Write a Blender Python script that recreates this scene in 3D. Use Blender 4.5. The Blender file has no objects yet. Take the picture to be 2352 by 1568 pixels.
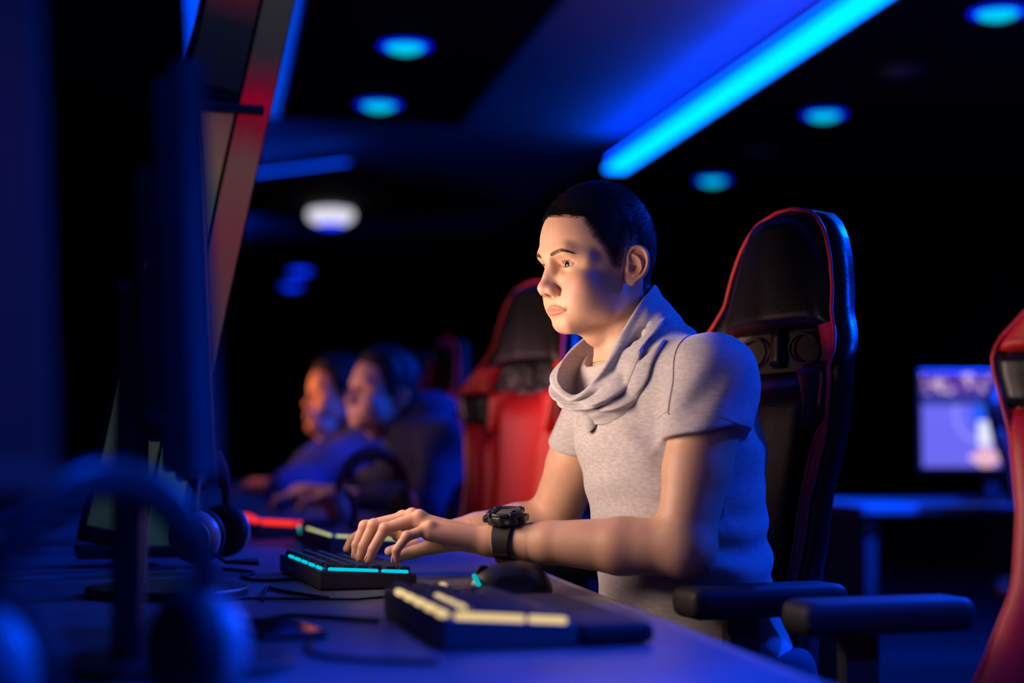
import bpy, bmesh, math, random
import numpy as np
from mathutils import Vector, Euler, Matrix

# ------------------------------------------------------------------ camera, world, exposure
SC = bpy.context.scene
COL = SC.collection
cam_data = bpy.data.cameras.new('camera')
cam = bpy.data.objects.new('camera', cam_data); COL.objects.link(cam)
cam.location = (0.0, 0.0, 0.97)
cam.rotation_euler = (math.radians(90 + 3.46), 0.0, math.radians(-10.4))
cam_data.sensor_width = 36.0
cam_data.lens = 36.0 * 3750.0 / 2352.0
cam_data.clip_start = 0.05
cam_data.dof.use_dof = True
cam_data.dof.focus_distance = 2.46
cam_data.dof.aperture_fstop = 1.6
SC.camera = cam
world = bpy.data.worlds.new('world'); SC.world = world; world.use_nodes = True
world.node_tree.nodes['Background'].inputs['Color'].default_value = (0.0, 0.002, 0.02, 1)
world.node_tree.nodes['Background'].inputs['Strength'].default_value = 0.2
vs = SC.view_settings
vs.view_transform = 'Standard'; vs.look = 'None'; vs.exposure = 0.0; vs.gamma = 1.0; vs.use_curve_mapping = False
SC.cycles.use_denoising = True
SC.cycles.max_bounces = 6
SC.cycles.caustics_reflective = False; SC.cycles.caustics_refractive = False
SC.cycles.sample_clamp_indirect = 4.0

LED_BLUE = (0.0, 0.05, 1.0)

# ------------------------------------------------------------------ scene helpers
def empty(name, loc=(0, 0, 0), rz=0.0):
    o = bpy.data.objects.new(name, None); COL.objects.link(o)
    o.location = loc; o.rotation_euler = (0, 0, rz); o.empty_display_size = 0.05
    return o
def tag(o, label=None, cat=None, group=None, kind=None):
    if label: o['label'] = label
    if cat: o['category'] = cat
    if group: o['group'] = group
    if kind: o['kind'] = kind
    return o
def obj_mesh(name, me, mats, parent=None):
    for m in mats: me.materials.append(m)
    o = bpy.data.objects.new(name, me); COL.objects.link(o)
    if parent is not None: o.parent = parent
    return o
def obj_bm(name, bm, mats, parent=None, smooth=False, bevel=0.0, seg=2, auto=False):
    bmesh.ops.recalc_face_normals(bm, faces=bm.faces)
    me = bpy.data.meshes.new(name); bm.to_mesh(me); bm.free()
    if smooth: me.polygons.foreach_set('use_smooth', [True] * len(me.polygons))
    o = obj_mesh(name, me, mats, parent)
    if bevel:
        b = o.modifiers.new('bevel', 'BEVEL'); b.width = bevel; b.segments = seg; b.limit_method = 'ANGLE'; b.angle_limit = math.radians(40)
    return o
def bm_box(bm, c, s, rot=None):
    r = bmesh.ops.create_cube(bm, size=1.0)
    R = Euler(rot).to_matrix().to_4x4() if rot else Matrix()
    bmesh.ops.transform(bm, matrix=Matrix.Translation(c) @ R @ Matrix.Diagonal((*s, 1)), verts=r['verts'])
    return r['verts']
def bm_cyl(bm, a, b, r1, r2=None, seg=24, caps=True):
    a, b = Vector(a), Vector(b); d = b - a
    r = bmesh.ops.create_cone(bm, cap_ends=caps, segments=seg, radius1=r1, radius2=r1 if r2 is None else r2, depth=d.length)
    bmesh.ops.transform(bm, matrix=Matrix.Translation((a + b) / 2) @ d.to_track_quat('Z', 'Y').to_matrix().to_4x4(), verts=r['verts'])
    return r['verts']
def box(name, c, s, mats, parent=None, bevel=0.0, rot=None, seg=2):
    bm = bmesh.new(); bm_box(bm, c, s, rot)
    return obj_bm(name, bm, mats, parent, bevel=bevel, seg=seg)
def cyl(name, a, b, r, mats, parent=None, r2=None, seg=24, bevel=0.0):
    bm = bmesh.new(); bm_cyl(bm, a, b, r, r2, seg)
    return obj_bm(name, bm, mats, parent, smooth=False, bevel=bevel)
def tube(name, pts, r, mats, parent=None, closed=False, seg=8):
    pts = [Vector(p) for p in pts]; n = len(pts)
    rs = r if hasattr(r, '__len__') else [r] * n
    bm = bmesh.new(); rings = []; up = Vector((0, 0, 1))
    prev = None
    for i, p in enumerate(pts):
        if closed: t = pts[(i + 1) % n] - pts[i - 1]
        else: t = pts[min(i + 1, n - 1)] - pts[max(i - 1, 0)]
        if t.length < 1e-9: t = Vector((1, 0, 0))
        t.normalize()
        if prev is None:
            a = t.orthogonal().normalized()
        else:
            a = (prev - t * prev.dot(t)).normalized()
        prev = a; b = t.cross(a)
        rings.append([bm.verts.new(p + (a * math.cos(2 * math.pi * k / seg) + b * math.sin(2 * math.pi * k / seg)) * rs[i]) for k in range(seg)])
    m = n if closed else n - 1
    for i in range(m):
        A, B = rings[i], rings[(i + 1) % n]
        for k in range(seg): bm.faces.new((A[k], A[(k + 1) % seg], B[(k + 1) % seg], B[k]))
    if not closed:
        bm.faces.new(rings[0][::-1]); bm.faces.new(rings[-1])
    return obj_bm(name, bm, mats, parent, smooth=True)
def lathe(name, prof, mats, parent=None, seg=32, axis='Z', loc=(0, 0, 0)):
    bm = bmesh.new(); rings = []
    for r, z in prof:
        ring = []
        for k in range(seg):
            a = 2 * math.pi * k / seg
            p = (r * math.cos(a), r * math.sin(a), z)
            if axis == 'Y': p = (p[0], p[2], p[1])
            if axis == 'X': p = (p[2], p[0], p[1])
            ring.append(bm.verts.new(Vector(p) + Vector(loc)))
        rings.append(ring)
    for A, B in zip(rings, rings[1:]):
        for k in range(seg): bm.faces.new((A[k], A[(k + 1) % seg], B[(k + 1) % seg], B[k]))
    bm.faces.new(rings[0][::-1]); bm.faces.new(rings[-1])
    return obj_bm(name, bm, mats, parent, smooth=True)
def copy_tree(o, parent=None):
    c = o.copy(); COL.objects.link(c); c.parent = parent
    for ch in [x for x in o.children]: copy_tree(ch, c)
    return c
def area_light(name, parent, loc, rot, sx, sy, power, color, spread=180, disk=False):
    l = bpy.data.lights.new(name, 'AREA'); l.energy = power; l.color = color
    l.shape = 'ELLIPSE' if disk else 'RECTANGLE'; l.size = sx; l.size_y = sy; l.spread = math.radians(spread)
    o = bpy.data.objects.new(name, l); COL.objects.link(o); o.parent = parent
    o.location = loc; o.rotation_euler = rot
    return o

# ------------------------------------------------------------------ materials
M = {}
def mat(name, color, rough=0.5, metal=0.0, spec=0.5, coat=0.0, sheen=0.0, emit=None, estr=1.0):
    m = bpy.data.materials.new(name); m.use_nodes = True
    b = m.node_tree.nodes['Principled BSDF']
    b.inputs['Base Color'].default_value = (*color, 1); b.inputs['Roughness'].default_value = rough
    b.inputs['Metallic'].default_value = metal; b.inputs['Specular IOR Level'].default_value = spec
    b.inputs['Coat Weight'].default_value = coat; b.inputs['Sheen Weight'].default_value = sheen
    if emit:
        b.inputs['Emission Color'].default_value = (*emit, 1); b.inputs['Emission Strength'].default_value = estr
    M[name] = m
    return m
def nodes(m): return m.node_tree.nodes, m.node_tree.links, m.node_tree.nodes['Principled BSDF']
def add_noise_color(m, c1, c2, scale, detail=4, stretch=None, lo=0.35, hi=0.65, coord='Object', rough_var=None):
    N, L, b = nodes(m)
    tc = N.new('ShaderNodeTexCoord'); mp = N.new('ShaderNodeMapping'); nz = N.new('ShaderNodeTexNoise'); rp = N.new('ShaderNodeValToRGB')
    L.new(tc.outputs[coord], mp.inputs['Vector']); L.new(mp.outputs['Vector'], nz.inputs['Vector'])
    if stretch: mp.inputs['Scale'].default_value = stretch
    nz.inputs['Scale'].default_value = scale; nz.inputs['Detail'].default_value = detail
    rp.color_ramp.elements[0].position = lo; rp.color_ramp.elements[0].color = (*c1, 1)
    rp.color_ramp.elements[1].position = hi; rp.color_ramp.elements[1].color = (*c2, 1)
    L.new(nz.outputs['Fac'], rp.inputs['Fac']); L.new(rp.outputs['Color'], b.inputs['Base Color'])
    return nz
def add_bump(m, scale, strength=0.2, dist=0.001, detail=3, stretch=None, kind='noise'):
    N, L, b = nodes(m)
    tc = N.new('ShaderNodeTexCoord'); mp = N.new('ShaderNodeMapping')
    L.new(tc.outputs['Object'], mp.inputs['Vector'])
    if stretch: mp.inputs['Scale'].default_value = stretch
    if kind == 'noise':
        nz = N.new('ShaderNodeTexNoise'); nz.inputs['Detail'].default_value = detail; out = nz.outputs['Fac']
    else:
        nz = N.new('ShaderNodeTexVoronoi'); out = nz.outputs['Distance']
    nz.inputs['Scale'].default_value = scale
    L.new(mp.outputs['Vector'], nz.inputs['Vector'])
    bp = N.new('ShaderNodeBump'); bp.inputs['Strength'].default_value = strength; bp.inputs['Distance'].default_value = dist
    L.new(out, bp.inputs['Height']); L.new(bp.outputs['Normal'], b.inputs['Normal'])

m = mat('skin', (0.57, 0.345, 0.22), 0.5, spec=0.35)
N, L, b = nodes(m)
b.inputs['Subsurface Weight'].default_value = 0.12; b.inputs['Subsurface Radius'].default_value = (1.0, 0.35, 0.2); b.inputs['Subsurface Scale'].default_value = 0.006
def mix_attr(N, L, prev, attr, color, k):
    at = N.new('ShaderNodeAttribute'); at.attribute_name = attr
    mu = N.new('ShaderNodeMath'); mu.operation = 'MULTIPLY'; mu.inputs[1].default_value = k; L.new(at.outputs['Fac'], mu.inputs[0])
    mx = N.new('ShaderNodeMix'); mx.data_type = 'RGBA'; mx.inputs[7].default_value = (*color, 1)
    L.new(mu.outputs[0], mx.inputs[0]); L.new(prev, mx.inputs[6]); return mx.outputs[2]
nz = N.new('ShaderNodeTexNoise'); nz.inputs['Scale'].default_value = 60; nz.inputs['Detail'].default_value = 5
tc = N.new('ShaderNodeTexCoord'); L.new(tc.outputs['Object'], nz.inputs['Vector'])
rp = N.new('ShaderNodeValToRGB'); rp.color_ramp.elements[0].position = .3; rp.color_ramp.elements[1].position = .7
rp.color_ramp.elements[0].color = (0.56, 0.325, 0.205, 1); rp.color_ramp.elements[1].color = (0.61, 0.37, 0.24, 1)
L.new(nz.outputs['Fac'], rp.inputs['Fac'])
c = mix_attr(N, L, rp.outputs['Color'], 'flush', (0.58, 0.22, 0.15), 0.45)
c = mix_attr(N, L, c, 'lip', (0.47, 0.18, 0.12), 0.65)
c = mix_attr(N, L, c, 'scalp', (0.02, 0.014, 0.011), 0.9)
L.new(c, b.inputs['Base Color'])
bp = N.new('ShaderNodeBump'); bp.inputs['Strength'].default_value = 0.12; bp.inputs['Distance'].default_value = 0.0006
nz2 = N.new('ShaderNodeTexNoise'); nz2.inputs['Scale'].default_value = 900; nz2.inputs['Detail'].default_value = 2
L.new(tc.outputs['Object'], nz2.inputs['Vector']); L.new(nz2.outputs['Fac'], bp.inputs['Height']); L.new(bp.outputs['Normal'], b.inputs['Normal'])

m = mat('eye', (0.8, 0.78, 0.75), 0.08, spec=0.3, coat=0.0)
N, L, b = nodes(m)
tc = N.new('ShaderNodeTexCoord'); nv = N.new('ShaderNodeVectorMath'); nv.operation = 'NORMALIZE'; L.new(tc.outputs['Object'], nv.inputs[0])
sp = N.new('ShaderNodeSeparateXYZ'); L.new(nv.outputs['Vector'], sp.inputs[0])
ng = N.new('ShaderNodeMath'); ng.operation = 'MULTIPLY'; ng.inputs[1].default_value = -1; L.new(sp.outputs['Y'], ng.inputs[0])
rp = N.new('ShaderNodeValToRGB'); L.new(ng.outputs[0], rp.inputs['Fac'])
E_ = rp.color_ramp.elements
E_[0].position = 0.0; E_[0].color = (0.55, 0.40, 0.34, 1); E_[1].position = 1.0; E_[1].color = (0.004, 0.003, 0.003, 1)
for ps, cl in ((0.55, (0.62, 0.56, 0.53)), (0.862, (0.60, 0.56, 0.53)), (0.874, (0.016, 0.008, 0.005)), (0.90, (0.045, 0.018, 0.008)), (0.965, (0.03, 0.012, 0.006)), (0.972, (0.004, 0.003, 0.003))):
    e = E_.new(ps); e.color = (*cl, 1)
L.new(rp.outputs['Color'], b.inputs['Base Color'])
mat('hair', (0.012, 0.009, 0.008), 0.55, spec=0.3)
mat('brow', (0.05, 0.028, 0.018), 0.6, spec=0.2)
mat('hair_far', (0.010, 0.008, 0.008), 0.6, spec=0.2)

m = mat('shirt', (0.52, 0.50, 0.49), 0.9, spec=0.15, sheen=0.25)
add_noise_color(m, (0.37, 0.355, 0.35), (0.48, 0.465, 0.46), 300, 5, (0.3, 0.3, 1.0), .34, .66)
add_bump(m, 900, 0.25, 0.0006, 3, (0.5, 0.5, 1.2))
mat('denim', (0.02, 0.025, 0.05), 0.85, spec=0.2)
mat('black_rubber', (0.012, 0.012, 0.013), 0.6, spec=0.2)
mat('black_plastic', (0.014, 0.014, 0.016), 0.38)
mat('black_gloss', (0.010, 0.010, 0.012), 0.12, coat=0.5)
mat('grey_plastic', (0.16, 0.15, 0.14), 0.5)
mat('bezel_grey', (0.05, 0.05, 0.052), 0.5)
mat('cup_grey', (0.22, 0.22, 0.25), 0.35)
mat('kb_case', (0.055, 0.053, 0.052), 0.45)
mat('monitor_grey', (0.11, 0.11, 0.115), 0.45)
mat('nail', (0.62, 0.36, 0.27), 0.3)
mat('key_cap', (0.018, 0.018, 0.020), 0.45)
mat('steel', (0.45, 0.45, 0.46), 0.3, metal=1.0)
m = mat('black_leather', (0.006, 0.006, 0.007), 0.34, spec=0.22)
add_bump(m, 260, 0.25, 0.0008, 2, kind='voronoi')
m = mat('red_leather', (0.55, 0.012, 0.012), 0.45, spec=0.4)
add_bump(m, 260, 0.25, 0.0008, 2, kind='voronoi')
mat('red_piping', (0.55, 0.01, 0.015), 0.5)
m = mat('desk_top', (0.1, 0.1, 0.11), 0.42, spec=0.5)
add_noise_color(m, (0.085, 0.085, 0.095), (0.12, 0.12, 0.13), 14, 5)
mat('desk_edge', (0.16, 0.15, 0.15), 0.45)
mat('desk_frame', (0.02, 0.02, 0.022), 0.5)
m = mat('wall_paint', (0.016, 0.018, 0.03), 0.8, spec=0.2); add_noise_color(m, (0.013, 0.015, 0.026), (0.02, 0.022, 0.036), 3)
m = mat('floor_vinyl', (0.02, 0.02, 0.024), 0.5); add_noise_color(m, (0.016, 0.016, 0.02), (0.026, 0.026, 0.03), 9)
m = mat('ceiling_paint', (0.5, 0.5, 0.52), 0.9, spec=0.1); add_noise_color(m, (0.48, 0.48, 0.50), (0.54, 0.54, 0.56), 1.5)
mat('panel_black', (0.006, 0.006, 0.008), 0.8, spec=0.1)
mat('jacket_navy', (0.03, 0.035, 0.07), 0.85, spec=0.15)
mat('hoodie_blue', (0.07, 0.09, 0.2), 0.9, spec=0.1)
mat('skin_far', (0.50, 0.26, 0.17), 0.55, spec=0.3)
def glow(name, color, strength):
    m = bpy.data.materials.new(name); m.use_nodes = True
    N = m.node_tree.nodes; N.remove(N['Principled BSDF'])
    e = N.new('ShaderNodeEmission'); e.inputs['Color'].default_value = (*color, 1); e.inputs['Strength'].default_value = strength
    m.node_tree.links.new(e.outputs[0], N['Material Output'].inputs['Surface']); M[name] = m
    return m
glow('led_strip', (0.0, 0.19, 1.0), 5.0)
glow('ceiling_fill', (0.0, 0.035, 1.0), 17.0)
glow('led_lens', (0.0, 0.55, 0.8), 1.2)
glow('led_ring', (0.0, 0.010, 1.0), 1.3)
glow('led_far', (0.0, 0.03, 1.0), 2.2)
glow('cove_line', (0.0, 0.08, 1.0), 0.8)
glow('lamp_white', (0.85, 0.82, 0.95), 0.95)
glow('cove_led', (0.0, 0.05, 1.0), 32.0)
glow('cove_dim', (0.0, 0.06, 1.0), 2.5)
glow('key_cyan', (0.0, 0.60, 0.80), 1.0)
glow('key_cream', (1.0, 0.72, 0.34), 0.9)
glow('key_lime', (0.72, 0.78, 0.34), 0.85)
glow('key_red', (1.0, 0.03, 0.02), 1.2)
glow('legend_blue', (0.02, 0.12, 0.6), 0.5)
glow('mouse_cyan', (0.0, 0.5, 0.55), 0.9)
# ------------------------------------------------------------------ implicit-surface helpers (organic shapes)
def V(*a): return np.array(a, dtype=np.float32)
def smin(a, b, k):
    h = np.clip(0.5 + 0.5 * (b - a) / k, 0, 1)
    return b + (a - b) * h - k * h * (1 - h)
def smax(a, b, k): return -smin(-a, -b, k)
def s_ball(p, c, r): return np.sqrt(((p - V(*c)) ** 2).sum(1)) - r
def s_ell(p, c, r, R=None):
    q = p - V(*c)
    if R is not None: q = q @ R
    r = V(*r)
    k0 = np.sqrt(((q / r) ** 2).sum(1)) + 1e-9
    k1 = np.sqrt(((q / (r * r)) ** 2).sum(1)) + 1e-9
    return k0 * (k0 - 1) / k1
def s_cap(p, a, b, ra, rb=None):
    rb = ra if rb is None else rb
    a = V(*a); b = V(*b); ab = b - a
    pa = p - a
    t = np.clip((pa @ ab) / (ab @ ab + 1e-12), 0, 1)
    d = pa - t[:, None] * ab
    return np.sqrt((d * d).sum(1)) - (ra + (rb - ra) * t)
def s_poly(p, pts, rs, k=None):
    d = None
    for i in range(len(pts) - 1):
        e = s_cap(p, pts[i], pts[i + 1], rs[i], rs[i + 1])
        d = e if d is None else (np.minimum(d, e) if k is None else smin(d, e, k))
    return d
def rotm(rx=0, ry=0, rz=0):
    return np.array(Euler((math.radians(rx), math.radians(ry), math.radians(rz)), 'XYZ').to_matrix(), dtype=np.float32)

def surface_nets(f, lo, hi, h, clip=None, B=8):
    """Mesh the zero level of f inside a box, evaluating only blocks near the surface."""
    lo = np.array(lo, float); hi = np.array(hi, float)
    nb = np.maximum(1, np.ceil((hi - lo) / (h * B)).astype(int))
    n = nb * B + 1
    bc = np.stack(np.meshgrid(*[np.arange(k) for k in nb], indexing='ij'), -1).reshape(-1, 3)
    cen = (lo + (bc + 0.5) * B * h).astype(np.float32)
    fv = np.concatenate([f(cen[i:i + 200000]) for i in range(0, len(cen), 200000)])
    near = np.abs(fv) < B * h * 0.866 * 1.7 + h
    vals = np.repeat(np.repeat(np.repeat(fv.reshape(nb), B, 0), B, 1), B, 2)
    vals = np.pad(vals, ((0, 1), (0, 1), (0, 1)), mode='edge').astype(np.float32)
    off = np.stack(np.meshgrid(*[np.arange(B + 1)] * 3, indexing='ij'), -1).reshape(-1, 3)
    idx = bc[near] * B
    step = max(1, 300000 // len(off))
    for i in range(0, len(idx), step):
        g = (idx[i:i + step, None, :] + off[None]).reshape(-1, 3)
        v = f((lo + g * h).astype(np.float32))
        vals[g[:, 0], g[:, 1], g[:, 2]] = v
    S = vals < 0
    c = np.zeros(tuple(n - 1), np.uint8)
    for dx in (0, 1):
        for dy in (0, 1):
            for dz in (0, 1):
                c += S[dx:n[0] - 1 + dx, dy:n[1] - 1 + dy, dz:n[2] - 1 + dz]
    act = (c > 0) & (c < 8)
    cells = np.argwhere(act)
    cid = np.full(tuple(n - 1), -1, np.int64); cid[act] = np.arange(len(cells))
    acc = np.zeros((len(cells), 3)); cnt = np.zeros(len(cells))
    corners = [(x, y, z) for x in (0, 1) for y in (0, 1) for z in (0, 1)]
    for a in corners:
        for ax in range(3):
            if a[ax]: continue
            b = list(a); b[ax] = 1
            va = vals[cells[:, 0] + a[0], cells[:, 1] + a[1], cells[:, 2] + a[2]]
            vb = vals[cells[:, 0] + b[0], cells[:, 1] + b[1], cells[:, 2] + b[2]]
            m = (va < 0) != (vb < 0)
            t = va[m] / (va[m] - vb[m])
            pt = np.tile(np.array(a, float), (m.sum(), 1)); pt[:, ax] = t
            acc[m] += pt; cnt[m] += 1
    vert = lo + (cells + acc / cnt[:, None]) * h
    quads = []
    for ax in range(3):
        s0 = [slice(None)] * 3; s1 = [slice(None)] * 3
        s0[ax] = slice(0, -1); s1[ax] = slice(1, None)
        e = np.argwhere(S[tuple(s0)] != S[tuple(s1)])
        u, w = (ax + 1) % 3, (ax + 2) % 3
        ok = (e[:, u] > 0) & (e[:, w] > 0) & (e[:, u] < n[u] - 1) & (e[:, w] < n[w] - 1)
        e = e[ok]
        def cc(du, dw):
            g = e.copy(); g[:, u] -= du; g[:, w] -= dw
            return cid[g[:, 0], g[:, 1], g[:, 2]]
        q = np.stack([cc(1, 1), cc(0, 1), cc(0, 0), cc(1, 0)], 1)
        flip = ~S[e[:, 0], e[:, 1], e[:, 2]]
        q[flip] = q[flip][:, ::-1]
        quads.append(q)
    quads = np.concatenate(quads)
    if clip is not None:
        keep = clip(vert[quads].mean(1))
        quads = quads[keep]
    used = np.unique(quads); remap = np.full(len(vert), -1); remap[used] = np.arange(len(used))
    return vert[used], remap[quads]

def relax(v, q, it=1, f=0.5):
    """A little Laplacian smoothing."""
    e = np.concatenate([q[:, [0, 1]], q[:, [1, 2]], q[:, [2, 3]], q[:, [3, 0]]])
    for _ in range(it):
        s = np.zeros_like(v); c = np.zeros(len(v))
        np.add.at(s, e[:, 0], v[e[:, 1]]); np.add.at(c, e[:, 0], 1)
        np.add.at(s, e[:, 1], v[e[:, 0]]); np.add.at(c, e[:, 1], 1)
        v = v + f * (s / np.maximum(c, 1)[:, None] - v)
    return v

def join_parts(parts):
    vs, qs, o = [], [], 0
    for v, q in parts:
        vs.append(v); qs.append(q + o); o += len(v)
    return np.concatenate(vs), np.concatenate(qs)

def quad_mesh(name, v, q, smooth=True):
    me = bpy.data.meshes.new(name)
    me.vertices.add(len(v)); me.vertices.foreach_set('co', np.asarray(v, np.float32).ravel())
    me.loops.add(len(q) * 4); me.loops.foreach_set('vertex_index', np.asarray(q, np.int32).ravel())
    me.polygons.add(len(q)); me.polygons.foreach_set('loop_start', np.arange(0, len(q) * 4, 4, dtype=np.int32))
    me.polygons.foreach_set('loop_total', np.full(len(q), 4, np.int32))
    me.polygons.foreach_set('use_smooth', np.full(len(q), smooth))
    me.update(); me.validate()
    return me
# ------------------------------------------------------------------ head (centimetres; x = side, y = forward, z = up; origin between the ears)
EYE = (3.15, 7.45, 0.85); EYE_R = 1.18
def ear_sdf(p):
    # ear frame: u back, v up, n out of the head
    o = V(7.05, 0.35, 0.45)
    n = V(0.80, 0.60, 0.03); n /= np.linalg.norm(n)
    u = V(0.60, -0.80, 0.0); u = u - n * (u @ n); u /= np.linalg.norm(u)
    v = np.cross(n, u); v = v if v[2] > 0 else -v
    q = p - o
    t = np.stack([q @ u, q @ v, q @ n], 1) / 0.94
    plate = s_ell(t, (1.75, 0.6, -0.05), (1.95, 2.75, 0.34))
    lobe = s_ell(t, (0.75, -2.15, 0.0), (0.85, 0.95, 0.36))
    d = smin(plate, lobe, 0.5)
    base = s_cap(t, (0.0, -1.7, -0.5), (0.3, 1.8, -0.5), 0.5)
    d = smin(d, base, 0.5)
    hel = [(0.55, 0.35, 0.05), (0.25, 1.2, 0.18), (0.35, 2.2, 0.25), (0.95, 3.0, 0.28), (1.85, 3.3, 0.3), (2.8, 2.9, 0.32),
           (3.35, 2.0, 0.32), (3.5, 0.9, 0.3), (3.3, -0.2, 0.26), (2.75, -1.2, 0.2), (1.9, -1.95, 0.15), (1.1, -2.3, 0.1)]
    hr = [0.16, 0.27, 0.32, 0.34, 0.35, 0.35, 0.34, 0.32, 0.3, 0.28, 0.3, 0.35]
    hel = np.array(hel); ts = np.linspace(0, len(hel) - 1, 34); cub = lambda k: np.interp(ts, np.arange(len(hel)), hel[:, k])
    hp = np.stack([cub(0), cub(1), cub(2)], 1)
    for _ in range(3): hp[1:-1] = hp[1:-1] * .5 + (hp[:-2] + hp[2:]) * .25
    d = smin(d, s_poly(t, hp, np.interp(ts, np.arange(len(hr)), hr)), 0.12)
    ah = [(1.0, 2.0, 0.2), (1.75, 1.55, 0.32), (2.3, 0.75, 0.36), (2.35, -0.2, 0.34), (1.9, -1.05, 0.3), (1.35, -1.35, 0.25)]
    d = smin(d, s_poly(t, ah, [0.2, 0.27, 0.3, 0.3, 0.3, 0.28]), 0.2)
    d = smax(d, -s_ell(t, (1.35, -0.15, 0.55), (0.95, 1.1, 0.72)), 0.18)
    d = smax(d, -s_ell(t, (1.2, 0.95, 0.5), (0.8, 0.55, 0.55)), 0.2)
    d = smin(d, s_ell(t, (0.3, -0.35, 0.22), (0.38, 0.6, 0.33)), 0.2)
    return d * 0.94

def lid_open(q, up=0.44, lowr=-0.46):
    """positive outside the eye slit, in eye coordinates (x away from the nose)"""
    ph = np.degrees(np.arctan2(q[:, 0], np.maximum(q[:, 1], 1e-3)))
    s = (ph - 9) / 69.0
    a = np.clip(1 - s * s, 0, None)
    tilt = 0.05 * s
    zu = up * a ** 0.6 * (1 + 0.12 * s) + tilt
    zl = lowr * a ** 0.75 + tilt
    return np.maximum(np.maximum(q[:, 2] - zu, zl - q[:, 2]), (np.abs(s) - 1) * 1.2)

def face_warp(z):
    t = np.clip((z + 9.6) / 3.2, 0, 1); t = t * t * (3 - 2 * t)
    u = np.clip((11.0 - z) / 7.0, 0, 1)
    return z + 0.62 * t * u

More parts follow.
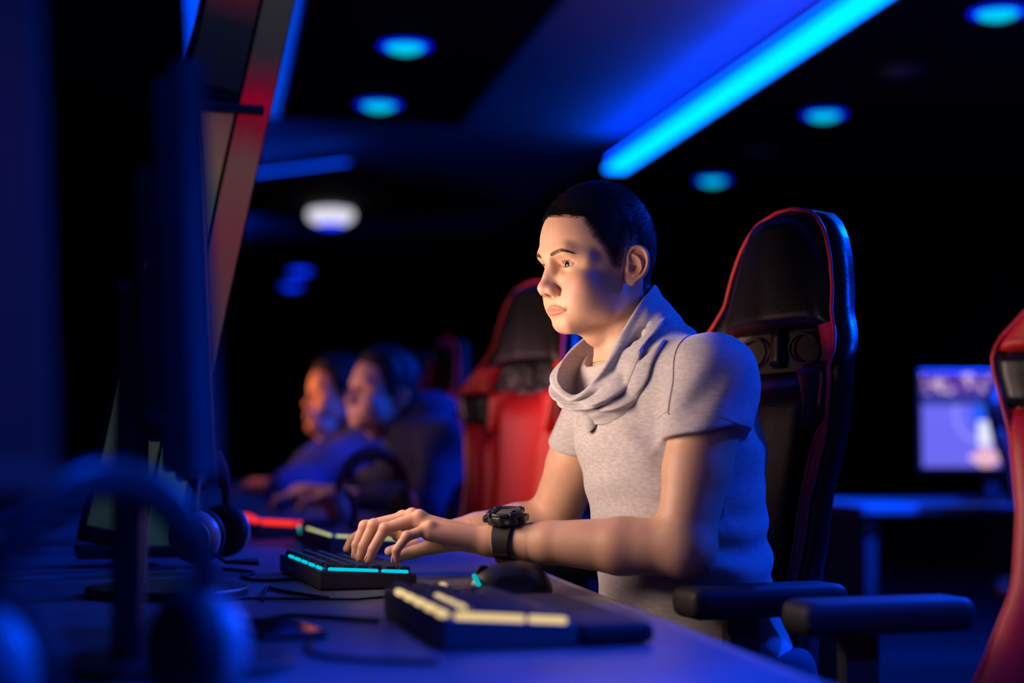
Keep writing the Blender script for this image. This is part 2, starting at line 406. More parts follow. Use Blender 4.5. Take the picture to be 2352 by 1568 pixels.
def head_sdf(p):
    x = np.abs(p[:, 0]); m = np.stack([x, p[:, 1], face_warp(p[:, 2])], 1)
    d = s_ell(m, (0, 0.95, 4.3), (7.45, 8.95, 8.9))
    d = smin(d, s_ell(m, (0, 3.7, 4.6), (6.6, 6.75, 6.2)), 1.2)             # forehead
    d = smin(d, s_ell(m, (0, 3.2, -0.5), (6.45, 6.4, 6.6)), 1.2)            # mid face
    d = smin(d, s_ell(m, (0, 3.9, -4.7), (5.0, 5.0, 4.8)), 1.5)             # lower face
    d = smin(d, s_cap(m, (5.0, 1.0, -3.6), (4.2, 2.4, -6.3), 1.4, 1.2), 2.0)  # jaw angle
    d = smin(d, s_cap(m, (4.2, 2.4, -6.3), (1.3, 6.8, -8.3), 1.2, 1.4), 2.0)  # jaw line
    d = smin(d, s_ell(m, (0, 6.2, -8.35), (2.1, 1.7, 1.5)), 1.0)           # chin
    d = smin(d, s_ell(m, (4.4, 6.1, -2.0), (2.1, 2.2, 1.9)), 1.4)           # cheek bone
    d = smin(d, s_ell(m, (3.2, 6.0, -4.3), (2.6, 2.5, 2.8)), 1.8)           # cheek
    d = smin(d, s_ell(m, (4.3, 2.9, -4.0), (2.2, 3.4, 3.2)), 2.0)           # side of the cheek
    d = smin(d, s_ell(m, (0, 6.55, -5.5), (3.3, 2.15, 2.3)), 1.2)            # muzzle
    d = smin(d, s_cap(m, (0.6, 9.4, 2.4), (3.6, 8.55, 2.8), 0.85, 0.8), 1.3)  # brow ridge
    d = smin(d, s_cap(m, (3.6, 8.55, 2.8), (5.3, 6.2, 1.7), 0.8, 1.0), 1.4)
    # eye sockets
    d = smax(d, -s_ell(m, (3.1, 9.85, 0.7), (1.9, 1.9, 1.2)), 0.8)
    d = smax(d, -s_ell(m, (1.6, 9.9, 0.5), (0.6, 1.1, 1.2)), 0.7)
    # nose
    d = smin(d, s_cap(m, (0, 9.25, 1.5), (0, 10.4, -1.8), 0.62, 0.74), 0.75)
    d = smin(d, s_cap(m, (0, 8.9, 0.2), (0, 9.4, -2.6), 1.0, 1.3), 0.9)
    d = smin(d, s_ell(m, (0, 10.65, -2.6), (1.08, 1.02, 0.92)), 0.6)
    d = smin(d, s_ell(m, (1.2, 9.6, -2.95), (0.8, 1.2, 0.85)), 0.75)     # wings
    d = smin(d, s_cap(m, (0, 10.8, -3.1), (0, 9.6, -3.72), 0.42, 0.40), 0.3)  # columella
    d = smax(d, -s_ell(m, (0.68, 10.15, -3.8), (0.40, 0.68, 0.55)), 0.15)   # nostril
    d = smax(d, -s_poly(m, [(1.75, 9.55, -2.15), (2.15, 8.95, -2.9), (2.0, 8.9, -3.7)], [0.12, 0.2, 0.12]), 0.35)  # crease round the wing
    # lips: raised bands that ride on the surface, parted by a groove
    X = m[:, 0]; Z = m[:, 2]
    s = np.clip(1 - (X / 2.95) ** 2, 0, 1)
    zs = -5.88 + 0.10 * np.exp(-(X / 0.9) ** 2) * 0.5 - 0.05 * (X / 2.9) ** 2
    tu = 0.05 + 0.82 * s ** 0.75 * (1 - 0.16 * np.exp(-(X / 0.32) ** 2))
    tl = 0.05 + 1.02 * s ** 0.65
    u = np.clip((Z - zs) / tu, 0, 1.6); l = np.clip((zs - Z) / tl, 0, 1.6)
    bu = np.clip(1 - np.abs(u - 0.42) / 0.62, 0, 1); bu = bu * bu * (3 - 2 * bu)
    bl = np.clip(1 - np.abs(l - 0.48) / 0.62, 0, 1); bl = bl * bl * (3 - 2 * bl)
    lip = np.where(Z > zs, 0.36 * bu, 0.42 * bl) * s ** 0.45
    groove = 0.26 * np.exp(-((Z - zs) / 0.075) ** 2) * np.clip(1 - (X / 3.05) ** 2, 0, 1) ** 0.35
    phil = 0.13 * np.exp(-(X / 0.30) ** 2) * np.exp(-((Z + 4.55) / 0.42) ** 2)
    corner = 0.22 * np.exp(-((X - 3.0) / 0.35) ** 2 - ((Z + 5.95) / 0.35) ** 2)
    d = d + (groove + phil + corner - lip) * (m[:, 1] > 5)
    d = smax(d, -s_ell(m, (0, 9.3, -7.6), (1.7, 0.75, 0.45)), 0.6)         # under the lip
    # lids
    e = np.array(EYE, np.float32); q = m - e
    rr = np.sqrt((q * q).sum(1))
    d = smin(d, rr - 1.38, 0.4)
    ph = np.degrees(np.arctan2(q[:, 0], np.maximum(q[:, 1], 1e-3))); sc = np.clip(1 - ((ph - 9) / 74.0) ** 2, 0, 1)
    d = d + 0.085 * np.exp(-((q[:, 2] - 0.30 - 0.40 * sc ** 0.6) / 0.07) ** 2) * (sc > 0) * sc ** 0.3 * (q[:, 1] > 0.2) * (rr < 2.0)
    op = np.maximum(lid_open(q), np.maximum(rr - 2.2, -q[:, 1] + 0.1))
    d = smax(d, -op, 0.06)
    # ears on both sides
    d = smin(d, ear_sdf(m), 0.25)
    return d

def neck_sdf(p, base):
    """neck from the skull to a point between the shoulders (head frame, cm)"""
    d = s_cap(p, (0, -1.6, -2.5), base, 5.1, 5.7)
    m = np.stack([np.abs(p[:, 0]), p[:, 1], p[:, 2]], 1)
    d = smin(d, s_cap(m, (5.4, -1.9, -2.0), (1.6, base[1] + 5.0, base[2] - 0.5), 1.2, 1.1), 1.8)
    d = smin(d, s_ell(m, (0, base[1] * 0.6 + 5.2, -9.5), (1.2, 1.1, 1.6)), 1.6)
    d = smin(d, s_cap(m, (0, 4.0, -6.9), (0, 1.0, -8.8), 2.5, 2.8), 1.8)
    return d
# ------------------------------------------------------------------ the room
CEIL, DROP = 2.78, 2.57
def struct(o): o['kind'] = 'structure'; return o
struct(box('floor', (1.5, 7.5, -0.05), (9.2, 23.2, 0.1), [M['floor_vinyl']]))
struct(box('ceiling', (1.5, 7.5, CEIL + 0.05), (9.2, 23.2, 0.1), [M['ceiling_paint']]))
struct(box('wall_left', (-3.05, 7.5, CEIL / 2), (0.1, 23.0, CEIL), [M['wall_paint']]))
struct(box('wall_right', (6.05, 7.5, CEIL / 2), (0.1, 23.0, CEIL), [M['wall_paint']]))
struct(box('wall_back', (1.5, 19.05, CEIL / 2), (9.2, 0.1, CEIL), [M['wall_paint']]))
struct(box('wall_front', (1.5, -4.05, CEIL / 2), (9.2, 0.1, CEIL), [M['wall_paint']]))
hz = (DROP + CEIL) / 2; ht = CEIL - DROP
struct(box('trim_1', (0.778, 2.09, hz), (0.92, 12.18, ht), [M['panel_black']], bevel=0.01))           # hung panel over the desks
struct(box('trim_2', (4.22, 7.5, hz), (3.56, 22.9, ht), [M['panel_black']], bevel=0.01))              # lowered ceiling along the wall
struct(box('trim_3', (0.79, 10.95, DROP + .03), (1.72, 1.72, .06), [M['panel_black']], rot=(0, 0, math.radians(45))))
struct(box('trim_4', (0.0, 16.8, hz), (5.0, 4.4, ht), [M['panel_black']], bevel=0.01))
# luminous strip along the lowered ceiling
ls = empty('led_strip_light', (2.352, 3.05, DROP + 0.05))
tag(ls, 'long cyan light strip running along the lowered black ceiling', 'light strip')
box('diffuser', (0, 0, -0.035), (0.125, 12.7, 0.03), [M['led_strip']], ls, bevel=0.012)
box('channel', (0, 0, -0.01), (0.115, 12.70, 0.02), [M['panel_black']], ls)
box('ceiling_fill', (-0.03, 0, 0.01), (0.04, 12.6, 0.02), [M['ceiling_fill']], ls)  # hidden emitter added to brighten the ceiling above the strip
# strip lying on top of the hung panel, washing the ceiling
cv = empty('cove_light', (0.262, 2.1, DROP + 0.09))
tag(cv, 'hidden blue cove strip on the edge of the hung black ceiling panel', 'light strip')
box('diffuser', (0.0, 0, 0.03), (0.03, 12.2, 0.02), [M['cove_led']], cv)
box('lower_lens', (0.01, 0, -0.06), (0.06, 12.2, 0.012), [M['cove_line']], cv)
box('channel', (0.01, 0, -0.03), (0.05, 12.2, 0.045), [M['panel_black']], cv)

cd = empty('cove_light', (0.79, 10.95, DROP + 0.06)); cd.rotation_euler = (0, 0, math.radians(45))
tag(cd, 'blue glow strips lying on top of the black diamond ceiling panel', 'light strip')
for k in (1, 2): box('diffuser', ((0.80, 0, .012), (-0.80, 0, .012), (0, .80, .012), (0, -.80, .012))[k], ((.03, 1.6, .02), (.03, 1.6, .02), (1.54, .03, .02), (1.54, .03, .02))[k], [M['cove_dim']], cd)
struct(box('trim_5', (-1.58, 7.5, hz), (2.84, 22.9, ht), [M['panel_black']]))  # bulkhead added to keep the ledge strip's glow off the left side
lp = bmesh.new(); bm_box(lp, (-0.138, 7.5, DROP + .01), (.045, 22.9, .02)); bm_box(lp, (-0.12, 7.5, DROP + .03), (.01, 22.9, .05)); struct(obj_bm('trim_6', lp, [M['panel_black']]))  # ledge and lip added to hide the strip from below
cw = empty('cove_light', (-0.145, 8.0, DROP + 0.045)); tag(cw, 'unseen blue strip added on a ledge behind the slanting board to light the ceiling', 'light strip')  # unseen strip added to brighten the far ceiling
box('diffuser', (0, 0, .0), (.02, 13.0, .03), [M['cove_led']], cw)

def make_downlight(lit):
    r = empty('downlight', (0, 0, 0))
    lathe('trim_ring', [(0.076, -0.002), (0.080, -0.008), (0.098, -0.007), (0.106, 0.0), (0.076, 0.0)], [M['led_ring'] if lit else M['grey_plastic']], r, 40)
    lathe('lens', [(0.0005, -0.030), (0.040, -0.027), (0.064, -0.018), (0.076, -0.004), (0.0005, -0.001)], [M['led_lens'] if lit else M['grey_plastic']], r, 40)
    return r
D_ON, D_OFF = make_downlight(True), make_downlight(False)
first = {True: D_ON, False: D_OFF}; used = {True: False, False: False}
def downlight(x, y, lit, label, power=0.0, spread=150):
    """one ceiling fitting and, where it is lit brightly, its lamp"""
    o = first[lit] if not used[lit] else copy_tree(first[lit])
    used[lit] = True
    o.location = (x, y, DROP - 0.001); tag(o, label, 'ceiling light', 'round ceiling spotlights')
    return o, power, spread
spots = [(2.876, 5.60, True, 'blue ceiling spotlight in the top corner, beyond the cyan strip', 60, 150), (2.917, 6.56, False, 'unlit ceiling spotlight next to the corner one', 0, 0),
         (2.944, 7.54, True, 'second lit blue spotlight along the lowered ceiling', 40, 150), (2.97, 8.55, False, 'unlit ceiling spotlight between the two lit ones', 0, 0),
         (3.017, 9.59, True, 'third lit blue spotlight, nearest the end of the cyan strip', 0, 0), (3.083, 10.76, False, 'farthest unlit ceiling spotlight, above the seated person', 0, 0),
         (0.755, 6.52, True, 'large blue spotlight in the hung black panel, nearer one', 0, 0), (0.767, 7.70, True, 'blue spotlight in the hung black panel, farther one', 0, 0),
         (0.808, 15.5, True, 'small far blue spotlight, upper of the pair at the back', 0, 0), (0.798, 17.0, True, 'small far blue spotlight, lower of the pair at the back', 0, 0),
         # the right-hand row carried on unseen overhead; desk one added for blue light
         (3.0, 4.1, True, 'blue ceiling spotlight overhead, just outside the top of the picture', 620, 150), (3.0, 2.1, True, 'blue ceiling spotlight overhead beside the seated person, out of the picture', 190, 150),
         (3.0, 0.1, True, 'blue ceiling spotlight overhead beside the camera, out of the picture', 22, 150), (0.8, 0.8, True, 'unseen blue spotlight added to light the near end of the desk', 70, 76)]
made = [downlight(x, y, lit, lb, pw, sd) for x, y, lit, lb, pw, sd in spots]
for o, pw, sd in made:
    if o.location.y > 14:
        for ch in o.children: ch.material_slots[0].link = 'OBJECT'; ch.material_slots[0].material = M['led_far']
    if pw: area_light('spot_lamp', o, (0, 0, -0.034), (0, 0, 0), 0.12, 0.12, pw, LED_BLUE, sd, True)
# white dome lamp on the diamond panel
dl = empty('dome_lamp', (0.795, 11.29, DROP))
tag(dl, 'white glowing dome lamp on the black diamond-shaped ceiling panel', 'ceiling lamp')
lathe('globe', [(0.09, 0.0), (0.15, -0.012), (0.162, -0.04), (0.150, -0.075), (0.10, -0.105), (0.001, -0.112)], [M['lamp_white']], dl, 40)
lathe('cap', [(0.001, -0.122), (0.07, -0.120), (0.095, -0.108), (0.07, -0.100), (0.001, -0.10)], [M['led_far']], dl, 32)
vt = empty('air_vent', (2.24, 11.4, CEIL)); tag(vt, 'slatted air vent in the blue ceiling near the strip end', 'vent')
box('frame', (0, 0, -0.008), (0.34, 0.34, 0.014), [M['grey_plastic']], vt)
for k in range(6): box('slat', (0, -0.13 + k * 0.052, -0.018), (0.30, 0.03, 0.008), [M['grey_plastic']], vt, rot=(0.4, 0, 0))
# ------------------------------------------------------------------ desks
DZ = 0.75
dk = empty('long_desk', (0.0, 4.4, 0.0)); tag(dk, 'long dark gaming desk running away under the row of monitors', 'desk')
bm = bmesh.new(); bm_box(bm, (-0.06, 0.0, DZ - 0.014), (1.20, 8.6, 0.028)); obj_bm('worktop', bm, [M['desk_top']], dk, bevel=0.004)
box('edge_band', (0.547, 0.0, DZ - 0.0155), (0.022, 8.6, 0.031), [M['desk_edge']], dk, bevel=0.010, seg=4)
for y in (-4.1, -2.1, 0.0, 2.1, 4.1): box('leg', (-0.05, y, (DZ - 0.03) / 2), (0.85, 0.04, DZ - 0.031), [M['desk_frame']], dk, bevel=0.004)
box('back_rail', (-0.55, 0.0, 0.45), (0.03, 8.4, 0.25), [M['desk_frame']], dk)

# ------------------------------------------------------------------ gaming chair, facing -X; origin on the floor under the seat
ZP = [0.44, 0.52, 0.60, 0.70, 0.78, 0.88, 0.98, 1.06, 1.10, 1.13, 1.16, 1.20, 1.25, 1.29, 1.315, 1.332, 1.342, 1.346]
WP = [.205, .245, .250, .222, .205, .212, .243, .268, .266, .240, .205, .182, .166, .144, .120, .092, .060, .020]
def chair_x(z, s):
    base = 0.16 + (z - 0.44) * 0.095 + 0.015 * math.sin((z - 0.44) / 0.9 * math.pi)
    fw = np.interp(z, [.44, .6, .8, .98, 1.08, 1.15, 1.2, 1.35], [.085, .10, .055, .05, .065, .03, .012, .0])
    return base - fw * max(0.0, (abs(s) - 0.45) / 0.55) ** 1.6
def chair_pt(s, z, lift=0.0):
    return Vector((chair_x(z, s) - lift, s * float(np.interp(z, ZP, WP)), z))
def chair_patch(name, f0, f1, z0, z1, mats, parent, thick=0.012, puff=0.010, ns=10, nz=16, back=0.0):
    """closed cushion panel on the backrest between side curves f0(z) and f1(z)"""
    bm = bmesh.new(); F = []; Bk = []
    for i in range(nz + 1):
        v = i / nz; z = z0 + (z1 - z0) * v; a, b = f0(z), f1(z); rf = []; rb = []
        for j in range(ns + 1):
            u = j / ns; s = a + (b - a) * u
            e = (min(u, 1 - u) / 0.5); ev = (min(v, 1 - v) / 0.5)
            k = (1 - (1 - min(1, e * 2.2)) ** 2) ** .5 * (1 - (1 - min(1, ev * 4)) ** 2) ** .5
            rf.append(bm.verts.new(chair_pt(s, z, thick * 0.3 + (thick * .7 + puff * (0.4 + 0.6 * e)) * k)))
            rb.append(bm.verts.new(chair_pt(s, z, -back - 0.004)))
        F.append(rf); Bk.append(rb)
    for i in range(nz):
        for j in range(ns):
            bm.faces.new((F[i][j], F[i][j + 1], F[i + 1][j + 1], F[i + 1][j]))
            bm.faces.new((Bk[i][j], Bk[i + 1][j], Bk[i + 1][j + 1], Bk[i][j + 1]))
    for i in range(nz):
        bm.faces.new((F[i][0], F[i + 1][0], Bk[i + 1][0], Bk[i][0])); bm.faces.new((F[i][ns], Bk[i][ns], Bk[i + 1][ns], F[i + 1][ns]))
    for j in range(ns):
        bm.faces.new((F[0][j], Bk[0][j], Bk[0][j + 1], F[0][j + 1])); bm.faces.new((F[nz][j], F[nz][j + 1], Bk[nz][j + 1], Bk[nz][j]))
    return obj_bm(name, bm, mats, parent, smooth=True)
def make_chair(arms=True):
    r = empty('gaming_chair', (0, 0, 0))
    bk = chair_patch('backrest', lambda z: -1.0, lambda z: 1.0, 0.44, 1.3455, [M['black_leather']], r, 0.006, 0.0, 28, 60, back=0.028)
    c = lambda k: (lambda z: k)
    chair_patch('centre_panel', c(-.56), c(.56), 0.47, 1.08, [M['black_leather']], bk, 0.022, 0.014, 12, 20)
    chair_patch('headrest_pad', lambda z: -np.interp(z, [1.145, 1.2, 1.33], [.80, .90, .82]), lambda z: np.interp(z, [1.145, 1.2, 1.33], [.80, .90, .82]), 1.145, 1.338, [M['black_leather']], bk, 0.020, 0.026, 16, 28)
    chair_patch('neck_bridge', c(-.10), c(.10), 1.085, 1.155, [M['black_leather']], bk, 0.014, 0.006, 6, 8)
    for s in (-1, 1):
        g = lambda lo, hi: ((c(lo), c(hi)) if s > 0 else (c(-hi), c(-lo)))
        chair_patch('shoulder_wing', *g(.66, .985), 1.083, 1.152, [M['red_leather']], bk, 0.014, 0.012, 8, 10)
        chair_patch('wing_patch', *g(.64, .985), 1.012, 1.081, [M['black_leather']], bk, 0.014, 0.012, 8, 10)
        chair_patch('side_bolster', *g(.76, .985), 0.48, 1.010, [M['red_leather']], bk, 0.016, 0.012, 8, 22)
        chair_patch('inner_bolster', *g(.58, .75), 0.48, 0.98, [M['black_leather']], bk, 0.014, 0.010, 6, 20)
        chair_patch('red_wedge', (lambda z: np.interp(z, [.98, 1.09], [.58, .30])) if s > 0 else (lambda z: -.62), (lambda z: .62) if s > 0 else (lambda z: -np.interp(z, [.98, 1.09], [.58, .30])), 0.98, 1.09, [M['red_leather']], bk, 0.028, 0.010, 8, 10)
        # harness slot
        a = [chair_pt(s * (0.36 + 0.20 * math.cos(t)), 1.115 + 0.024 * math.sin(t), 0.012) for t in np.linspace(0, 2 * math.pi, 25)[:-1]]
        tube('slot_trim', a, 0.0028, [M['black_plastic']], bk, closed=True)
    zz = np.linspace(0.46, 1.3455, 70)
    tube('piping', [chair_pt(-.995, z, 0.008) for z in zz] + [chair_pt(.995, z, 0.008) for z in zz[::-1]], 0.0034, [M['red_piping']], bk)
    # seat
    def seat(p):
        q = np.abs(p - V(-0.03, 0, .455)) - V(.20, .19, .015)
        d = np.sqrt((np.maximum(q, 0) ** 2).sum(1)) + np.minimum(q.max(1), 0) - .038
        for s in (-1, 1): d = smin(d, s_cap(p, (.16, s * .235, .49), (-.20, s * .225, .475), .045, .036), .03)
        return d
    v, q = surface_nets(seat, (-.32, -.32, .37), (.27, .32, .57), 0.009); obj_mesh('seat', quad_mesh('seat', v, q), [M['black_leather']], r)
    for s in (-1, 1):
        def st(p, s=s): return s_cap(p, (.13, s * .272, .495), (-.19, s * .262, .48), .017, .014)
        v, q = surface_nets(st, (-.25, s * .268 - .05, .44), (.18, s * .268 + .05, .53), 0.006); obj_mesh('seat_side', quad_mesh('seat_side', v, q), [M['red_leather']], r)
        if arms:
            a = empty('armrest'); a.parent = r
            def pad(p, s=s):
                q = np.abs(p - V(0.02, s * .315, .748)) - V(.105, .026, .006)
                return np.sqrt((np.maximum(q, 0) ** 2).sum(1)) + np.minimum(q.max(1), 0) - .016
            v, q = surface_nets(pad, (-.21, s * .315 - .06, .71), (.15, s * .315 + .06, .785), 0.006); obj_mesh('pad', quad_mesh('pad', v, q), [M['black_rubber']], a)
            box('post', (-0.01, s * .315, .597), (.05, .028, .274), [M['black_plastic']], a, bevel=.006)
            box('bracket', (-0.01, s * .25, .425), (.06, .16, .02), [M['black_plastic']], a, bevel=.004)
    box('mechanism', (0.0, 0, .39), (.20, .16, .05), [M['black_plastic']], r, bevel=.01)
    cyl('gas_lift', (0, 0, .11), (0, 0, .38), .026, [M['black_plastic']], r)
    b = lathe('star_base', [(.045, .06), (.05, .075), (.05, .11), (.035, .125), (.001, .125)], [M['black_plastic']], r)
    for k in range(5):
        t = 2 * math.pi * k / 5 + .3; e = Vector((math.cos(t), math.sin(t), 0))
        tube('spoke', [e * .03 + Vector((0, 0, .095)), e * .17 + Vector((0, 0, .088)), e * .30 + Vector((0, 0, .072))], [.024, .020, .015], [M['black_plastic']], r)
        p = e * .30 + Vector((0, 0, .03)); side = Vector((-e.y, e.x, 0))
        cyl('caster', p - side * .024, p + side * .024, .029, [M['black_rubber']], r, bevel=.004)
    return r
chair0 = make_chair()
chairs = [((0.685, 2.50, 0), 9, 'black gaming chair with red piping right behind the grey-shirted person'),
          ((0.85, 1.66, 0), 6, 'red and black gaming chair cut off by the edge of the picture, nearest chair'),
          ((0.52, 3.72, 0), 16, 'empty gaming chair with a red centre, seen past the person\'s arms'),
          ((0.83, 4.45, 0), 2, 'gaming chair of the person in the navy jacket, hidden behind the grey-shirted person'),
          ((0.80, 5.20, 0), 2, 'gaming chair of the person in the blue hoodie, dark against the back of the room'),
          ((0.62, 5.95, 0), 10, 'empty gaming chair beyond the huddled people, nearer of two'),
          ((0.62, 6.90, 0), 12, 'farthest gaming chair in the row beyond the huddled people'),
          ((2.75, 4.75, 0), 100, 'dark gaming chair in front of the bright monitor across the room')]
for i, (lc, rz, lb) in enumerate(chairs):
    o = chair0 if i == 0 else copy_tree(chair0)
    o.location = lc; o.rotation_euler = (0, 0, math.radians(rz)); tag(o, lb, 'chair', 'gaming chairs')
    if i in (2, 5, 6):      # pushed in under the desk: these have no armrests
        for a in [c for c in o.children if c.name.startswith('armrest')]:
            for c in list(a.children): bpy.data.objects.remove(c)
            bpy.data.objects.remove(a)
    if i == 2:      # this one has a red centre
        for bk in o.children:
            for ch in bk.children:
                if ch.name.startswith(('centre_panel', 'inner_bolster')):
                    ch.material_slots[0].link = 'OBJECT'; ch.material_slots[0].material = M['red_leather']
def catmull_pts(P, n=10):
    P = np.asarray(P, float); out = []
    for i in range(len(P) - 1):
        a, b, c, d = P[max(i - 1, 0)], P[i], P[i + 1], P[min(i + 2, len(P) - 1)]
        for k in range(n):
            t = k / n; out.append(0.5 * ((2 * b) + (c - a) * t + (2 * a - 5 * b + 4 * c - d) * t * t + (3 * b - a - 3 * c + d) * t ** 3))
    return out + [P[-1]]
# ------------------------------------------------------------------ screens
def screen_mat(name, stops, strength, axis='Z', scale=6.0, amp=0.18):
    """dim picture on a screen: vertical colour bands broken up by noise"""
    m = bpy.data.materials.new(name); m.use_nodes = True; N = m.node_tree.nodes; L = m.node_tree.links
    b = N['Principled BSDF']; b.inputs['Base Color'].default_value = (0.01, 0.01, 0.01, 1); b.inputs['Roughness'].default_value = 0.25
    tc = N.new('ShaderNodeTexCoord'); sp = N.new('ShaderNodeSeparateXYZ'); L.new(tc.outputs['Generated'], sp.inputs[0])
    nz = N.new('ShaderNodeTexNoise'); nz.inputs['Scale'].default_value = scale; L.new(tc.outputs['Generated'], nz.inputs['Vector'])
    ad = N.new('ShaderNodeMath'); ad.operation = 'MULTIPLY_ADD'; ad.inputs[1].default_value = amp; L.new(nz.outputs['Fac'], ad.inputs[0])
    sub = N.new('ShaderNodeMath'); sub.operation = 'SUBTRACT'; sub.inputs[1].default_value = amp / 2; L.new(sp.outputs[axis], sub.inputs[0]); L.new(sub.outputs[0], ad.inputs[2])
    rp = N.new('ShaderNodeValToRGB'); L.new(ad.outputs[0], rp.inputs['Fac'])
    E_ = rp.color_ramp.elements
    E_[0].position = stops[0][0]; E_[0].color = (*stops[0][1], 1); E_[1].position = stops[-1][0]; E_[1].color = (*stops[-1][1], 1)
    for p, c in stops[1:-1]: e = E_.new(p); e.color = (*c, 1)
    L.new(rp.outputs['Color'], b.inputs['Emission Color']); b.inputs['Emission Strength'].default_value = strength
    M[name] = m; return m
screen_mat('screen_game', [(0.0, (.10, .05, .04)), (.35, (.35, .16, .10)), (.6, (.45, .30, .22)), (1.0, (.30, .10, .08))], 0.35)
sd_ = screen_mat('screen_dim', [(0.0, (.004, .004, .02)), (.4, (.02, .012, .012)), (.7, (.035, .012, .012)), (1.0, (.008, .01, .01))], 0.10)
sd_.node_tree.nodes['Principled BSDF'].inputs['Roughness'].default_value = 0.6; sd_.node_tree.nodes['Principled BSDF'].inputs['Specular IOR Level'].default_value = 0.05
def make_monitor(scr):
    """monitor facing +X, origin on the desk under the stand"""
    r = empty('monitor', (0, 0, 0))
    hd = empty('display'); hd.parent = r; hd.location = (0.0, 0, .36); hd.rotation_euler = (0, math.radians(-3.0), 0)
    bm = bmesh.new(); bm_box(bm, (-0.012, 0, 0), (.024, .56, .345)); bm_box(bm, (-0.030, 0, 0), (.020, .53, .32)); bm_box(bm, (-0.048, 0, -.01), (.024, .36, .22))
    obj_bm('housing', bm, [M['monitor_grey']], hd, bevel=.006, seg=3)
    bz = bmesh.new()
    for c, s in (((0.001, 0, .166), (.004, .56, .013)), ((0.001, 0, -.163), (.004, .56, .019)), ((0.001, .2735, 0), (.004, .013, .32)), ((0.001, -.2735, 0), (.004, .013, .32))): bm_box(bz, c, s)
    obj_bm('bezel', bz, [M['bezel_grey']], hd, bevel=.001)
    box('screen', (0.0005, 0, .0015), (.003, .534, .317), [M[scr]], hd)
    box('neck', (-.075, 0, .19), (.03, .06, .36), [M['black_plastic']], r, bevel=.006)
    box('hinge', (-.055, 0, .35), (.04, .07, .07), [M['black_plastic']], r, bevel=.006)
    bm = bmesh.new(); bm_cyl(bm, (-.03, 0, 0.0), (-.03, 0, .012), .115, seg=40); obj_bm('foot', bm, [M['black_plastic']], r, bevel=.004)
    return r
WARM = (1.0, .69, .55)
mon_spec = [(-0.205, 0.83, 'screen_dim', 'dark dim-screened monitor filling the shadowy edge of the picture', 0.0, WARM, 120),
            (-0.003, 1.63, 'screen_game', 'monitor seen edge-on, standing tall above the blurred headset', 0.42, WARM, 92),
            (-0.030, 2.405, 'screen_game', 'monitor the grey-shirted person looks at, behind the edge-on one', 4.5, WARM, 128),
            (-0.040, 3.36, 'screen_game', 'monitor at the empty seat with the red and black chair', 3.5, (1, .55, .42), 84),
            (-0.040, 4.50, 'screen_game', 'monitor in front of the huddled person in the navy jacket', 1.3, (1, .50, .55), 125),
            (-0.040, 5.32, 'screen_game', 'farthest monitor, in front of the person resting chin on hand', 2.6, (1, .34, .12), 125)]
protos = {}; mon_objs = []
for x, y, scr, lb, pw, colr, spread in mon_spec:
    if scr in protos: o = copy_tree(protos[scr])
    else: o = make_monitor(scr); protos[scr] = o
    mon_objs.append(o); o.location = (x, y, DZ + .0005); tag(o, lb, 'monitor', 'monitors along the desk')
    if y < 1:
        o.rotation_euler.z = math.radians(-20)
        for c_ in o.children:
            for g_ in c_.children:
                if g_.name.startswith(('housing', 'bezel')): g_.material_slots[0].link = 'OBJECT'; g_.material_slots[0].material = M['black_rubber']
    if 2.4 < y < 2.7:          # this one is wound down low on its stand
        for ch in o.children:
            if ch.name.startswith('display'): ch.location.z = .34
for i, (x, y, scr, lb, pw, colr, spread) in enumerate(mon_spec):
    if pw: area_light('screen_light', mon_objs[i], (.012, 0, (.34 if 2.4 < y < 2.7 else .36)), (0, math.radians(-93), 0), .26, .42, pw, colr, spread)

# slanting glossy board beyond the monitors; its glowing bands imitate reflections
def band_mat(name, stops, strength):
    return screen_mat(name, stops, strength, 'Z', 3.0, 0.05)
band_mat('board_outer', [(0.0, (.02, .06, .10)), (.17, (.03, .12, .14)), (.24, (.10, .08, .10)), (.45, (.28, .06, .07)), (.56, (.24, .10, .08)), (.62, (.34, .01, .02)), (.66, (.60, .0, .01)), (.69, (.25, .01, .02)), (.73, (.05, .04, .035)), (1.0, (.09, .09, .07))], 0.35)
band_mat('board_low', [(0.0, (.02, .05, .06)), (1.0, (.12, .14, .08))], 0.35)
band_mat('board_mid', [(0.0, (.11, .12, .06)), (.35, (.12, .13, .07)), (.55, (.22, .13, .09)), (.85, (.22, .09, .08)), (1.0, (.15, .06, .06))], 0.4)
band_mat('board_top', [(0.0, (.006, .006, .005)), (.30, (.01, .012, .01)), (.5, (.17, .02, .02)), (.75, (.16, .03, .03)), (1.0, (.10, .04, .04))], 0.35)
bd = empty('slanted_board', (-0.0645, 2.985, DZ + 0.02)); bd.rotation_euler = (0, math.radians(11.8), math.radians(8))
tag(bd, 'tall slanting glossy board with dim red and beige glowing panels imitating reflections, behind the edge-on monitor', 'display board')
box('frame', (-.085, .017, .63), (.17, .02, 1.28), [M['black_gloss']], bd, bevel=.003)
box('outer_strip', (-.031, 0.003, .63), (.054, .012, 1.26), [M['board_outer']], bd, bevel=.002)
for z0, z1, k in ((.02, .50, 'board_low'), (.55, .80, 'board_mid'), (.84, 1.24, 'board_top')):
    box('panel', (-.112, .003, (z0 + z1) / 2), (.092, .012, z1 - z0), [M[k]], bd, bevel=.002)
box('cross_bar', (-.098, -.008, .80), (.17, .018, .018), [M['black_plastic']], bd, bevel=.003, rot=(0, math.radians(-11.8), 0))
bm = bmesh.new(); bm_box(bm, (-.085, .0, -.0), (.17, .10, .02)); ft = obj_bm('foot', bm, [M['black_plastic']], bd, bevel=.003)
ft.rotation_euler = (0, math.radians(-11.8), 0); ft.location = (0, 0, .005)

